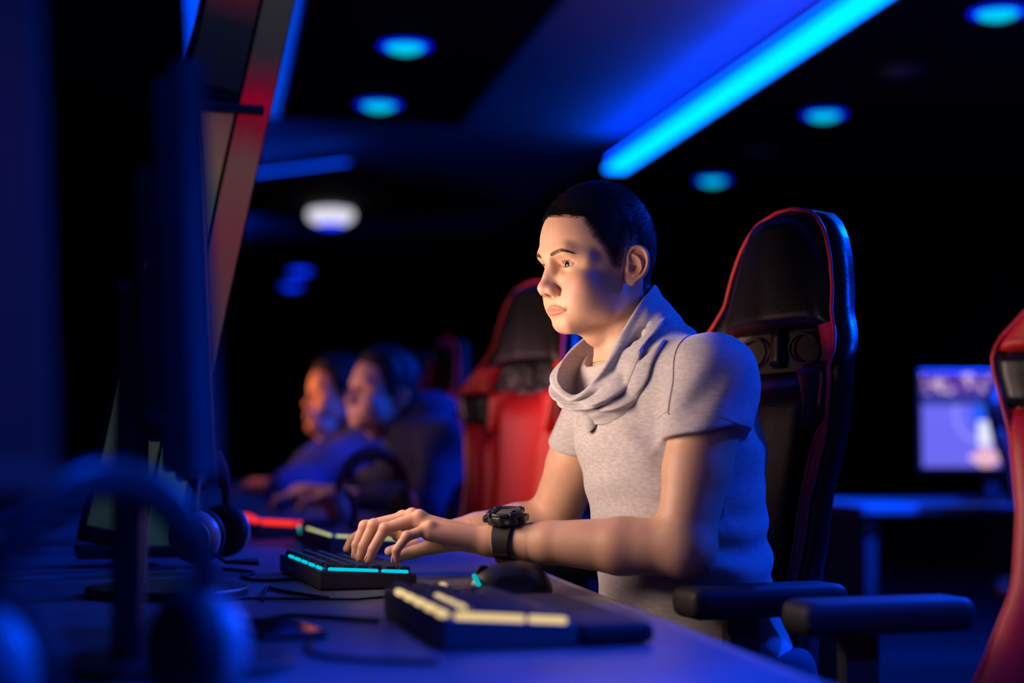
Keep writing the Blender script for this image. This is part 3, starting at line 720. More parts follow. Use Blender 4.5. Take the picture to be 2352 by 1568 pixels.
# ------------------------------------------------------------------ keyboards (local x = length, y = from the monitor side to the player side, z up)
def key_mesh(w):
    bm = bmesh.new(); a = (w * .01905 - .0022) / 2; b_ = .0084; h = .0085
    lo = [bm.verts.new((sx * a, sy * b_, 0)) for sx, sy in ((-1, -1), (1, -1), (1, 1), (-1, 1))]
    up = [bm.verts.new((sx * (a - .0022), sy * (b_ - .0018) - .0006, h)) for sx, sy in ((-1, -1), (1, -1), (1, 1), (-1, 1))]
    for k in range(4): bm.faces.new((lo[k], lo[(k + 1) % 4], up[(k + 1) % 4], up[k]))
    bm.faces.new(up); bm.faces.new(lo[::-1])
    bmesh.ops.bevel(bm, geom=[e for e in bm.edges if all(v.co.z > h * .5 for v in e.verts)], offset=.0008, segments=1, affect='EDGES')
    bmesh.ops.recalc_face_normals(bm, faces=bm.faces)
    me = bpy.data.meshes.new('key'); bm.to_mesh(me); bm.free(); return me
KEYM = {}
def key_data(w, mk):
    k = (w, mk)
    if k not in KEYM:
        me = key_mesh(w); me.materials.append(M[mk]); KEYM[k] = me
    return KEYM[k]
ROWS = [[1, -1, 1, 1, 1, 1, -.5, 1, 1, 1, 1, -.5, 1, 1, 1, 1, -.25, 1, 1, 1],
        [1] * 13 + [2, -.25, 1, 1, 1], [1.5] + [1] * 12 + [1.5, -.25, 1, 1, 1], [1.75] + [1] * 11 + [2.25],
        [2.25] + [1] * 10 + [2.75, -1.25, 1], [1.25, 1.25, 1.25, 6.25, 1.25, 1.25, 1.25, 1.25, -.25, 1, 1, 1]]
def make_keyboard(label, loc, rz, bar, legends=True, rest=0.0, keys=True, height=.034, lit=(), extra=(), thick=0.0):
    """mechanical keyboard; its left end (x = 0) points to the camera"""
    r = empty('keyboard', loc); r.rotation_euler = (0, 0, math.radians(90 + rz)); tag(r, label, 'keyboard', 'lit gaming keyboards')
    L_, W_ = .362, .146
    # wedge case: higher at the monitor side (y = 0 is the monitor side; the player side is at -W_)
    bm = bmesh.new()
    pr = [(0, 0), (0, height), (-W_, height * .72), (-W_, 0.004), (-W_ + .01, 0)]
    A = [bm.verts.new((0, y, z)) for y, z in pr]; B = [bm.verts.new((L_, y, z)) for y, z in pr]
    for k in range(5): bm.faces.new((A[k], A[(k + 1) % 5], B[(k + 1) % 5], B[k]))
    bm.faces.new(A); bm.faces.new(B)
    obj_bm('case', bm, [M['kb_case']], r, bevel=.003)
    slope = lambda y: height + y * (height * .28 / W_)
    if keys:
        for ri, row in enumerate(ROWS):
            x = .008; y = -.017 - ri * .0215 - (.005 if ri else 0)
            for w in row:
                if w < 0: x += -w * .01905; continue
                nm = bar if (ri, round(x, 3)) in lit else 'key_cap'
                o = bpy.data.objects.new('key', key_data(w, nm)); COL.objects.link(o); o.parent = r
                o.location = (x + w * .01905 / 2, y, slope(y) + .0005); o.rotation_euler = (math.radians(3.6), 0, 0)
                x += w * .01905
    if legends and keys:      # glowing letters, too small to pick apart
        bm = bmesh.new(); rnd = random.Random(4)
        for ri, row in enumerate(ROWS):
            x = .008; y = -.017 - ri * .0215 - (.005 if ri else 0)
            for w in row:
                if w < 0: x += -w * .01905; continue
                cx = x + w * .01905 / 2; z = slope(y) + .0094
                for q in range(rnd.choice((2, 3))):
                    bm_box(bm, (cx - .0025 + q * .0022, y + .001 + rnd.uniform(-.0012, .0012), z), (.0007, .0034 if q != 1 else .0010, .0004))
                    bm_box(bm, (cx - .0016 + q * .0022, y + .0025 - q * .002, z), (.0020, .0007, .0004))
                x += w * .01905
        lg = obj_bm('key_legends', bm, [M['legend_blue']], r); lg['kind'] = 'stuff'
    # light bars: a broken line along the monitor side, two longer ones on the near end
    if bar:
        for k in range(5):
            x0 = .010 + k * .060; yv = -.004
            box('light_bar', (x0 + .020, yv, slope(yv) + .0022), (.034, .006 + thick, .005 + thick), [M[bar]], r, bevel=.0025)
        for a, b_ in ((.012, .088), (.092, .134)):
            yv = -(a + b_) / 2
            box('light_bar', (.004, yv, slope(yv) + .0022), (.006 + thick, b_ - a, .005 + thick), [M[bar]], r, bevel=.0025, rot=(math.atan(.28 * height / W_), 0, 0))
    for cx, cy, w in extra: box('light_bar', (cx, cy, slope(cy) + .006), (w, .009, .010), [M[bar]], r, bevel=.003)
    if rest:
        bm = bmesh.new(); bm_box(bm, (L_ / 2, -W_ - rest / 2 - .002, .012), (L_, rest, .022)); obj_bm('palm_rest', bm, [M['black_rubber']], r, bevel=.008, seg=3)
    bm = bmesh.new()
    for x in (.03, L_ - .03): bm_box(bm, (x, -.012, .0005), (.03, .012, .003))
    obj_bm('foot_pads', bm, [M['black_rubber']], r)
    return r
make_keyboard('cyan-lit keyboard under the hands of the grey-shirted person', (.158, 2.415, DZ + .001), 7.0, 'key_cyan', height=.029)
make_keyboard('cream-lit keyboard nearest the camera, with nobody typing on it', (.240, 1.700, DZ + .001), 4.0, 'key_cream', legends=False, rest=.085, thick=.003,
              extra=[(.06 + k * .052, -.030, .034) for k in range(3)] + [(.345, -.072, .016)])
make_keyboard('yellow-lit keyboard just beyond the typing hands', (.225, 3.16, DZ + .001), 6.0, 'key_lime', legends=False, keys=False)
make_keyboard('red-lit keyboard glowing on the desk before the huddled people', (.100, 3.74, DZ + .001), 4.0, 'key_red', legends=False, keys=False, thick=.007)

# ------------------------------------------------------------------ mice, headsets, cables
def make_mouse(label, loc, rz, led):
    r = empty('mouse', loc); r.rotation_euler = (0, 0, math.radians(rz)); tag(r, label, 'mouse', 'computer mice')
    def sh(p):
        d = s_ell(p, (0.004, 0, .008), (.062, .033, .040)); d = smin(d, s_ell(p, (.02, 0, .012), (.036, .032, .034)), .01)
        d = smax(d, -s_ell(p, (-.005, .046, .02), (.045, .017, .02)), .006); d = smax(d, -s_ell(p, (-.005, -.046, .02), (.045, .017, .02)), .006)
        return smax(d, .001 - p[:, 2], .002)
    v, q = surface_nets(sh, (-.07, -.045, -.005), (.08, .045, .06), .0016); obj_mesh('shell', quad_mesh('shell', v, q), [M['black_plastic']], r)
    cyl('scroll_wheel', (-.036, -.005, .033), (-.036, .005, .033), .011, [M['black_rubber']], r, bevel=.002)
    tube('light_strip', [(-.048, -.026, .018), (-.050, -.018, .026), (-.051, -.008, .030)], .0035, [M[led]], r)
    box('logo_light', (.052, 0, .030), (.006, .010, .004), [M[led]], r, bevel=.001, rot=(0, .6, 0))
    tube('cable', [(-.057, 0, .010), (-.12, .01, .005), (-.22, -.03, .003), (-.36, .02, .003), (-.46, -.02, .003)], .002, [M['black_rubber']], r)
    return r
make_mouse('dark mouse with a cyan light beside the watch wrist', (.415, 2.295, DZ), 4, 'mouse_cyan')
make_mouse('small far mouse with a cyan light by the red-lit keyboard', (.24, 3.63, DZ), 4, 'mouse_cyan')

def make_headset():
    r = empty('headset', (0, 0, 0))
    arc = [(math.sin(t) * .088, 0, .095 + math.cos(t) * .095) for t in np.linspace(-2.0, 2.0, 33)]
    tube('headband', arc, .0095, [M['black_plastic']], r)
    tube('headband_cushion', [(math.sin(t) * .078, 0, .095 + math.cos(t) * .083) for t in np.linspace(-1.1, 1.1, 21)], .0105, [M['black_rubber']], r)
    for s in (-1, 1):
        c = Vector((s * .080, 0, .052)); n = Vector((s, 0, -.10)).normalized()
        e = empty('ear_cup'); e.parent = r; e.location = c; e.rotation_euler = n.to_track_quat('Z', 'Y').to_euler()
        lathe('cup', [(.001, .026), (.026, .026), (.040, .018), (.045, .004), (.042, -.004), (.001, -.004)], [M['cup_grey']], e)
        lathe('cushion', [(.020, -.024), (.036, -.026), (.047, -.016), (.045, -.005), (.020, -.004)], [M['black_rubber']], e)
        lathe('ring', [(.026, .0262), (.030, .0275), (.033, .0245)], [M['grey_plastic']], e)
    tube('microphone', [(-.10, -.01, .04), (-.105, -.06, .012), (-.085, -.11, .012)], [.004, .003, .007], [M['black_rubber']], r)
    return r
hs0 = make_headset()
for i, (lc, rot, lb) in enumerate([((-.075, 1.24, DZ + .008), (0, 0, 35), 'blurred headset standing in the dark corner of the desk nearest the camera'),
                                   ((.0, 2.86, DZ + .008), (0, 0, 72), 'headset on the desk under the slanting board, beyond the cyan-lit keyboard'),
                                   ((.37, 3.80, DZ + .008), (0, 0, 20), 'dark headset lying by the yellow-lit keyboard')]):
    o = hs0 if i == 0 else copy_tree(hs0)
    o.location = lc; o.rotation_euler = tuple(math.radians(a) for a in rot); tag(o, lb, 'headset', 'headsets on the desk')
cables = [([(.155, 2.60, .004), (.08, 2.58, .003), (.05, 2.66, .003), (.07, 2.74, .003), (.02, 2.82, .003)], 'thin black keyboard cable behind the cyan-lit keyboard'),
          ([(.16, 2.28, .003), (.10, 2.40, .003), (.085, 2.46, .003), (.075, 2.36, .003), (.07, 2.26, .003)], 'black cable curling across the desk before the cyan-lit keyboard'),
          ([(.20, 1.98, .003), (.10, 2.06, .003), (.05, 2.02, .003), (.0, 2.10, .003), (-.06, 2.04, .003)], 'black cable of the cream-lit keyboard looping over the desk'),
          ([(.22, 1.60, .003), (.12, 1.66, .003), (.10, 1.74, .003), (.11, 1.80, .003)], 'dark cable lying in front of the cream-lit keyboard')]
for pts, lb in cables:
    o = tube('cable', [Vector(p) + Vector((0, 0, DZ)) for p in catmull_pts(pts)], .0026, [M['black_rubber']]); tag(o, lb, 'cable', 'cables on the desk')
ph = empty('phone', (.075, 1.90, DZ + .0005)); tag(ph, 'small black phone lying flat on the desk before the cream-lit keyboard', 'phone')
ph.rotation_euler = (0, 0, .25)
box('body', (0, 0, .004), (.075, .15, .008), [M['black_plastic']], ph, bevel=.003); box('screen', (0, 0, .0083), (.069, .144, .001), [M['black_gloss']], ph)

# ------------------------------------------------------------------ bright monitor across the room
d2 = empty('side_desk', (2.9, 5.55, 0)); tag(d2, 'dark desk under the bright monitor across the room', 'desk')
box('worktop', (0, 0, .735), (1.5, .7, .03), [M['desk_top']], d2, bevel=.004)
for s in (-1, 1): box('leg', (s * .70, 0, .36), (.04, .6, .72), [M['desk_frame']], d2)
tv = empty('wide_monitor', (2.77, 5.46, .752)); tv.rotation_euler = (0, 0, math.radians(-8)); tag(tv, 'bright monitor showing a blue sports court across the room', 'monitor')
box('housing', (0, .02, .29), (.56, .03, .36), [M['black_plastic']], tv, bevel=.006)
m = bpy.data.materials.new('screen_court'); m.use_nodes = True; N = m.node_tree.nodes; L = m.node_tree.links; M['screen_court'] = m
b = N['Principled BSDF']; b.inputs['Base Color'].default_value = (.01, .01, .01, 1)
tc = N.new('ShaderNodeTexCoord'); sp = N.new('ShaderNodeSeparateXYZ'); L.new(tc.outputs['Generated'], sp.inputs[0])
def mth(op, a, b_=None, c=None):
    n = N.new('ShaderNodeMath'); n.operation = op
    for k, v in enumerate((a, b_, c)):
        if v is None: continue
        if isinstance(v, (int, float)): n.inputs[k].default_value = v
        else: L.new(v, n.inputs[k])
    return n.outputs[0]
def mixc(f, a, b_):
    n = N.new('ShaderNodeMix'); n.data_type = 'RGBA'
    if isinstance(f, (int, float)): n.inputs[0].default_value = f
    else: L.new(f, n.inputs[0])
    for k, v in ((6, a), (7, b_)):
        if isinstance(v, tuple): n.inputs[k].default_value = (*v, 1)
        else: L.new(v, n.inputs[k])
    return n.outputs[2]
X_, Z_ = sp.outputs['X'], sp.outputs['Z']
nz = N.new('ShaderNodeTexNoise'); nz.inputs['Scale'].default_value = 14; L.new(tc.outputs['Generated'], nz.inputs['Vector'])
crowd = mixc(mth('GREATER_THAN', nz.outputs['Fac'], .56), (.10, .015, .03), (.75, .50, .45))
dx = mth('SUBTRACT', X_, .42); dz = mth('SUBTRACT', Z_, .56)
rr_ = mth('SQRT', mth('ADD', mth('MULTIPLY', dx, mth('MULTIPLY', dx, 2.4)), mth('MULTIPLY', dz, dz)))
ring = mth('LESS_THAN', mth('ABSOLUTE', mth('SUBTRACT', rr_, .30)), .022)
court = mixc(mth('MULTIPLY', ring, .5), (.16, .14, .72), (.42, .42, .95))
keyz = mth('MULTIPLY', mth('LESS_THAN', mth('ABSOLUTE', dx), .085), mth('GREATER_THAN', Z_, .40))
court = mixc(keyz, court, (.02, .10, .70))
ply = mth('MULTIPLY', mth('LESS_THAN', mth('ABSOLUTE', mth('SUBTRACT', X_, .42)), .045), mth('LESS_THAN', mth('ABSOLUTE', mth('SUBTRACT', Z_, .36)), .13))
court = mixc(ply, court, (.85, .85, .95))
ply2 = mth('LESS_THAN', mth('ADD', mth('ABSOLUTE', mth('SUBTRACT', X_, .43)), mth('ABSOLUTE', mth('SUBTRACT', Z_, .10))), .13)
court = mixc(ply2, court, (.90, .50, .42))
band = mth('GREATER_THAN', Z_, .66)
pic = mixc(mth('GREATER_THAN', Z_, .78), mixc(band, court, (.03, .03, .06)), crowd)
L.new(pic, b.inputs['Emission Color']); b.inputs['Emission Strength'].default_value = 0.95
box('screen', (0, .0035, .29), (.535, .006, .335), [M['screen_court']], tv)
box('neck', (0, .06, .11), (.05, .03, .20), [M['black_plastic']], tv, bevel=.004); box('foot', (0, .05, .006), (.22, .16, .012), [M['black_plastic']], tv, bevel=.004)
# ------------------------------------------------------------------ people
def catmull(P, n, closed=True):
    P = np.asarray(P, float); m = len(P); out = []
    for i in range(m if closed else m - 1):
        if closed: a, b, c, d = P[i - 1], P[i], P[(i + 1) % m], P[(i + 2) % m]
        else: a, b, c, d = P[max(i - 1, 0)], P[i], P[i + 1], P[min(i + 2, m - 1)]
        for k in range(n):
            t = k / n
            out.append(0.5 * ((2 * b) + (c - a) * t + (2 * a - 5 * b + 4 * c - d) * t * t + (3 * b - a - 3 * c + d) * t ** 3))
    if not closed: out.append(P[-1])
    return np.array(out)

class HeadFrame:
    def __init__(s, o, yaw, pitch=0.0, roll=0.0, scale=1.0):
        a = math.radians(yaw)
        fwd = np.array([-math.cos(a), -math.sin(a), 0.0]); side = np.cross(fwd, [0, 0, 1.0])
        M = np.stack([side, fwd, np.array([0, 0, 1.0])], 1)      # columns
        R = np.array(Euler((math.radians(-pitch), math.radians(roll), 0), 'XYZ').to_matrix())
        s.M = (M @ R).astype(np.float32); s.o = np.array(o, np.float32); s.k = 100.0 / scale
    def loc(s, p): return ((p - s.o) @ s.M) * np.float32(s.k)
    def world(s, q): return (np.asarray(q) / s.k) @ s.M.T + s.o

def section_body(p, S, yaw=0.0, power=2.3):
    """stack of rounded sections: rows of (z, cx, cy, half depth, half width, yaw)"""
    S = np.asarray(S, float); z = p[:, 2]
    g = lambda k: np.interp(z, S[:, 0], S[:, k]).astype(np.float32)
    a = np.radians(g(5)); dx = p[:, 0] - g(1); dy = p[:, 1] - g(2)
    u = dx * np.cos(a) + dy * np.sin(a); v = -dx * np.sin(a) + dy * np.cos(a)
    ra = g(3); rb = g(4)
    n = ((np.abs(u) / ra) ** power + (np.abs(v) / rb) ** power + 1e-9) ** (1 / power)
    gr = np.sqrt((u / ra ** 2) ** 2 + (v / rb ** 2) ** 2) / np.maximum(np.sqrt((u / ra) ** 2 + (v / rb) ** 2), 1e-4) + 1e-4
    d = (n - 1) / gr
    d = np.clip(d, -np.minimum(ra, rb), 1)
    return smax(smax(d, z - np.float32(S[-1, 0]), 0.03), np.float32(S[0, 0]) - z, 0.03)

def hand_sdf(p, H):
    """five jointed fingers on a palm; H: dict of joint chains in world metres"""
    d = None
    w = np.array(H['wrist'])
    dorsal = np.array(H.get('up', (0, 0, 1.0)))
    for n in ('index', 'middle', 'ring', 'pinky'):
        m = np.array(H[n][0])
        c = s_cap(p, w * 0.86 + m * 0.14 - dorsal * 0.004, m - dorsal * 0.006, 0.0155, 0.0125)
        d = c if d is None else smin(d, c, 0.010)
    d = smin(d, s_cap(p, w * 0.75 + np.array(H['index'][0]) * 0.25 - dorsal * 0.012, np.array(H['middle'][0]) * 0.7 + w * 0.3 - dorsal * 0.014, 0.012, 0.012), 0.012)
    t = H['thumb']
    d = smin(d, s_cap(p, t[0], t[1], 0.0150, 0.0115), 0.014)
    scale = {'index': 1.0, 'middle': 1.02, 'ring': 0.98, 'pinky': 0.84}
    for n in ('index', 'middle', 'ring', 'pinky'):
        J = [np.array(j) for j in H[n]]; k = scale[n]
        f = s_cap(p, J[0], J[1], 0.0098 * k, 0.0086 * k)
        f = smin(f, s_cap(p, J[1], J[2], 0.0086 * k, 0.0076 * k), 0.002)
        f = smin(f, s_cap(p, J[2], J[3], 0.0076 * k, 0.0066 * k), 0.002)
        f = smin(f, s_ball(p, J[1] + dorsal * 0.0008, 0.0092 * k), 0.003)
        f = smin(f, s_ball(p, J[0] + dorsal * 0.0022, 0.0096 * k), 0.005)
        f = smin(f, s_cap(p, J[0] + dorsal * 0.0050, w * 0.72 + J[0] * 0.28 + dorsal * 0.0075, 0.0035, 0.003), 0.008)
        # nail: a flat step on the back of the last joint
        d = smin(d, f, 0.0035)
    J = [np.array(j) for j in t]
    f = smin(s_cap(p, J[1], J[2], 0.0112, 0.0098), s_cap(p, J[2], J[3], 0.0098, 0.0080), 0.003)
    d = smin(d, f, 0.006)
    return d

def finish_body(name, parts, mats, parent=None):
    v, q = join_parts(parts)
    return obj_mesh(name, quad_mesh(name, v, q), mats, parent)

def set_attr(me, name, vals):
    at = me.attributes.new(name, 'FLOAT', 'POINT'); at.data.foreach_set('value', np.asarray(vals, np.float32))

def strands(name, roots, tips, radius, mat, parent, mid=None):
    """hair strands: one curve of three points each"""
    n = len(roots)
    cu = bpy.data.hair_curves.new(name)
    cu.add_curves([3] * n)
    mid = (roots + tips) / 2 if mid is None else mid
    P = np.stack([roots, mid, tips], 1).reshape(-1, 3).astype(np.float32)
    cu.attributes['position'].data.foreach_set('vector', P.ravel())
    ra = cu.attributes.get('radius') or cu.attributes.new('radius', 'FLOAT', 'POINT')
    ra.data.foreach_set('value', np.tile(np.array([1.0, 0.8, 0.25], np.float32) * radius, n))
    cu.materials.append(mat)
    o = bpy.data.objects.new(name, cu); COL.objects.link(o); o.parent = parent
    return o

def hair_mask(q):
    """positive inside the hairline (head frame, cm)"""
    x = np.abs(q[:, 0]); y = q[:, 1]; z = q[:, 2]
    yf = np.interp(z, [-2.5, -0.6, 0.3, 2.6, 4.2, 6.7, 7.8], [1.2, 2.3, 3.2, 4.6, 6.0, 7.0, 7.3])
    zt = 7.55 - 0.02 * x * x + 0.10 * np.sin(x * 2.3 + 0.6)
    h = np.maximum((z - zt) * 0.9, (yf - y) * 0.8)
    zl = np.interp(y, [-9, -5.2, -3.2, -2.8, 0.8, 1.2, 4.0], [-6.0, -5.6, -4.0, 2.5, 2.7, -0.5, -0.4])
    h = np.minimum(h, z - zl)
    m = np.stack([x, y, face_warp(z)], 1)
    return np.minimum(h, ear_sdf(m.astype(np.float32)) - 0.12)

def grow_hair(parent, HF, fv, fq, mat, n, seed, rad=0.00016):
    rng = np.random.default_rng(seed)
    a = fv[fq[:, 0]]; c = fv[fq[:, 2]]; b = fv[fq[:, 1]]; e = fv[fq[:, 3]]
    nr = np.cross(c - a, e - b); ar = np.linalg.norm(nr, axis=1); nr = nr / np.maximum(ar, 1e-12)[:, None]
    cen = (a + b + c + e) / 4
    ql = HF.loc(cen.astype(np.float32)); msk = hair_mask(ql)
    w = ar * np.clip(msk / 0.8 + 0.22, 0.05, 1) * (msk > -0.15)
    idx = rng.choice(len(w), n, p=w / w.sum())
    u = rng.random((n, 1)); t = rng.random((n, 1))
    roots = (a[idx] * (1 - u) + b[idx] * u) * (1 - t) + (e[idx] * (1 - u) + c[idx] * u) * t
    N = nr[idx]; L = HF.loc(roots.astype(np.float32))
    top = np.clip((L[:, 2] - 4.0) / 6.0, 0, 1)
    fwd = HF.M[:, 1]; up = HF.M[:, 2]
    g = fwd[None] * (0.9 * top + 0.15)[:, None] - up[None] * (1.0 - 0.8 * top)[:, None]
    g = g - N * (g * N).sum(1, keepdims=True)
    D = N * 0.75 + g * 0.75 + rng.normal(0, 0.22, (n, 3))
    D /= np.linalg.norm(D, axis=1, keepdims=True)
    ln = (0.0022 + 0.0058 * top) * (0.7 + 0.5 * rng.random(n))
    tips = roots + D * ln[:, None]
    return strands('hair', roots, tips, rad, mat, parent, (roots + tips) / 2 + N * 0.0006)

def face_depth(x, z, hi=12.5):
    """forward coordinate of the face surface above (x, z), head frame"""
    y = np.full(len(x), hi, np.float32)
    for _ in range(30):
        p = np.stack([x, y, z], 1).astype(np.float32)
        y = y - np.clip(head_sdf(p), 0, 1.0) * 0.8
    return y

def build_gamer():
    root = empty('person', (0.70, 2.38, 0.0))
    tag(root, 'person in a grey cowl-neck t-shirt typing at the lit keyboard, short dark hair', 'person')
    HF = HeadFrame((0.593, 2.435, 1.231), 16.0, pitch=0.0)
    neck_base = HF.loc(V(0.652, 2.43, 1.10)[None])[0]
    SEC = [(0.52, .725, 2.38, .115, .170, 8), (0.62, .718, 2.38, .116, .165, 8), (0.75, .700, 2.385, .104, .148, 10), (0.86, .692, 2.395, .104, .148, 13),
           (0.96, .684, 2.405, .114, .162, 17), (1.03, .676, 2.415, .106, .158, 18), (1.08, .664, 2.42, .082, .125, 18), (1.125, .655, 2.425, .05, .07, 18)]
    SL, EL, WL = (.706, 2.250, 1.056), (.650, 2.213, .822), (.410, 2.368, .823)
    SR, ER, WR = (.628, 2.575, 1.050), (.556, 2.665, .833), (.376, 2.645, .815)
    HL = dict(wrist=WL, up=(0.12, -0.12, 0.985),
              index=[(.281, 2.435, .854), (.225, 2.438, .842), (.213, 2.438, .815), (.212, 2.438, .799)],
              middle=[(.292, 2.413, .858), (.236, 2.415, .845), (.221, 2.416, .814), (.216, 2.416, .797)],
              ring=[(.300, 2.390, .857), (.250, 2.390, .841), (.233, 2.392, .811), (.227, 2.392, .796)],
              pinky=[(.313, 2.370, .842), (.279, 2.364, .831), (.264, 2.367, .811), (.264, 2.369, .796)],
              thumb=[(.372, 2.405, .822), (.328, 2.442, .812), (.300, 2.458, .802), (.276, 2.458, .795)])
    HR = dict(wrist=WR, up=(0.05, 0.1, 0.99),
              index=[(.300, 2.612, .826), (.262, 2.600, .828), (.234, 2.592, .810), (.226, 2.590, .797)],
              middle=[(.295, 2.632, .828), (.252, 2.626, .831), (.222, 2.622, .812), (.214, 2.620, .797)],
              ring=[(.298, 2.652, .826), (.258, 2.650, .828), (.230, 2.648, .810), (.222, 2.646, .797)],
              pinky=[(.308, 2.671, .822), (.276, 2.672, .822), (.254, 2.670, .807), (.248, 2.668, .797)],
              thumb=[(.350, 2.612, .812), (.318, 2.585, .806), (.296, 2.572, .800), (.276, 2.568, .796)])

    def arm(p, S, E, W):
        S, E, W = np.array(S), np.array(E), np.array(W)
        mid = S * 0.45 + E * 0.55
        d = s_cap(p, S, mid, 0.056, 0.047)
        d = smin(d, s_cap(p, mid, E, 0.047, 0.040), 0.012)
        f1 = E * 0.68 + W * 0.32 + np.array([0, 0, -0.002])
        d = smin(d, s_cap(p, E, f1, 0.040, 0.0405), 0.016)
        d = smin(d, s_cap(p, f1, E * 0.3 + W * 0.7, 0.0405, 0.031), 0.010)
        d = smin(d, s_cap(p, E * 0.3 + W * 0.7, W, 0.031, 0.0235), 0.008)
        back = E - (W - E) / np.linalg.norm(W - E) * 0.018 - (S - E) / np.linalg.norm(S - E) * 0.012
        return smin(d, s_ball(p, back, 0.024), 0.03)
    def torso(p):
        d = section_body(p, SEC)
        d = smin(d, s_cap(p, (.655, 2.43, 1.085), SL, 0.046, 0.053), 0.05)
        return smin(d, s_cap(p, (.650, 2.45, 1.085), SR, 0.046, 0.048), 0.05)
    def neck_head(p):
        q = HF.loc(p)
        return smin(head_sdf(q), neck_sdf(q, tuple(neck_base)), 1.3) / 100.0
    def upper(p):
        d = torso(p) + 0.006
        d = smin(d, arm(p, SL, EL, WL), 0.02); d = smin(d, arm(p, SR, ER, WR), 0.02)
        return d
    def handL(p): return smin(hand_sdf(p, HL), arm(p, SL, EL, WL), 0.014)
    def handR(p): return smin(hand_sdf(p, HR), arm(p, SR, ER, WR), 0.014)
    def along(A, B):
        A, B = np.array(A), np.array(B); n = (B - A) / np.linalg.norm(B - A)
        return lambda c: (c - (A + (B - A) * 0.80)) @ n
    aL, aR = along(EL, WL), along(ER, WR)
    P1 = surface_nets(lambda p: smin(neck_head(p), torso(p) + 0.006, 0.02), (.44, 2.30, 1.085), (.72, 2.58, 1.385), 0.00122,
                      clip=lambda c: (c[:, 2] > 1.09) & (np.linalg.norm(c[:, :2] - [.60, 2.44], axis=1) < .135))
    P2 = surface_nets(upper, (.36, 2.12, .50), (.92, 2.76, 1.19), 0.004,
                      clip=lambda c: ((aL(c) < 0) | (c[:, 1] > 2.5)) & ((aR(c) < 0) | (c[:, 1] < 2.5)) & ~((c[:, 2] > 1.14)))
    P3 = surface_nets(handL, (.19, 2.30, .77), (.50, 2.48, .885), 0.00125, clip=lambda c: aL(c) > -0.002)
    P4 = surface_nets(handR, (.19, 2.54, .77), (.45, 2.71, .875), 0.0016, clip=lambda c: aR(c) > -0.002)
    P2 = (relax(*P2, 2), P2[1]); P3 = (relax(*P3, 1), P3[1])
    body = finish_body('body', [P1, P2, P3, P4], [M['skin']], root)
    co = np.empty(len(body.data.vertices) * 3, np.float32); body.data.vertices.foreach_get('co', co); co = co.reshape(-1, 3)
    body.data.transform(Matrix.Translation(-root.location))
    q = HF.loc(co); qz = face_warp(q[:, 2])
    s = np.clip(1 - (q[:, 0] / 2.95) ** 2, 0, 1); zs = -5.9
    lip = np.clip((0.92 * s ** 0.75 - (qz - zs)) / 0.18, 0, 1) * np.clip((1.1 * s ** 0.65 + (qz - zs)) / 0.22, 0, 1) * (q[:, 1] > 5.5) * (s > 0.02)
    set_attr(body.data, 'lip', lip)
    flush = np.exp(-((np.abs(q[:, 0]) - 4.6) / 1.8) ** 2 - ((qz + 2.6) / 1.8) ** 2) * (q[:, 1] > 3) + 0.8 * np.exp(-((ear_sdf(np.stack([np.abs(q[:, 0]), q[:, 1], qz], 1).astype(np.float32))).clip(0, 9) / 0.35) ** 2) * (np.abs(q[:, 0]) > 6.9)
    kn = np.zeros(len(co))
    for H in (HL, HR):
        for n in ('index', 'middle', 'ring', 'pinky'):
            for j in (0, 1): kn = np.maximum(kn, np.exp(-(np.linalg.norm(co - np.array(H[n][j]), axis=1) / 0.010) ** 2))
            kn = np.maximum(kn, 0.8 * np.exp(-(np.linalg.norm(co - np.array(H[n][3]), axis=1) / 0.012) ** 2))
    set_attr(body.data, 'flush', np.clip(np.maximum(flush, kn * 0.7), 0, 1))
    # dark tint of the scalp under the hair
    set_attr(body.data, 'scalp', np.clip(hair_mask(q) / 1.1 + 0.12, 0, 1) * (np.abs(co - HF.o).max(1) < 0.17))
    off = -np.array(root.location)

    # --- nails on the typing fingers
    for H in (HL, HR):
        for nme in ('index', 'middle', 'ring', 'pinky'):
            J2, J3 = np.array(H[nme][2]), np.array(H[nme][3]); b = (J3 - J2) / np.linalg.norm(J3 - J2)
            n = np.array([-1.0, 0, .15]); n = n - b * (n @ b); n /= np.linalg.norm(n); s_ = np.cross(n, b)
            bm = bmesh.new(); bmesh.ops.create_uvsphere(bm, u_segments=14, v_segments=8, radius=1)
            R = Matrix(np.stack([s_ * .0046, b * .0058, n * .0013], 1).tolist()).to_4x4()
            bmesh.ops.transform(bm, matrix=Matrix.Translation(Vector(J3 - b * .002 + n * .0058 + off)) @ R, verts=bm.verts)
            obj_bm('fingernail', bm, [M['nail']], root, smooth=True)
    # --- eyes
    for sgn in (-1, 1):
        c = HF.world(np.array([sgn * EYE[0], EYE[1], EYE[2] - 0.62]))
        bm = bmesh.new(); bmesh.ops.create_uvsphere(bm, u_segments=40, v_segments=28, radius=EYE_R / 100)
        for v in bm.verts:          # bulge of the cornea towards -Y
            dd = v.co.normalized(); k = max(0.0, (-dd.y - 0.86) / 0.14)
            v.co += dd * (0.0007 * math.sin(min(1, k) * math.pi / 2))
        eye = obj_bm('eye', bm, [M['eye']], root, smooth=True)
        eye.location = Vector(c + off)
        gaze = HF.M @ np.array([-0.14, 1.0, -0.03], np.float32)
        eye.rotation_euler = Vector(-gaze).to_track_quat('Y', 'Z').to_euler()
    # --- hair
    def cap(p):
        q = HF.loc(p); h = hair_mask(q)
        top = np.clip((q[:, 2] - 3) / 7, 0, 1)
        return (head_sdf(q) - np.clip((h - 0.30 - 0.7 * (1 - np.clip((q[:, 2] - 5.5) / 2, 0, 1))) * 0.2, -0.35, 0.05 + 0.27 * top)) / 100
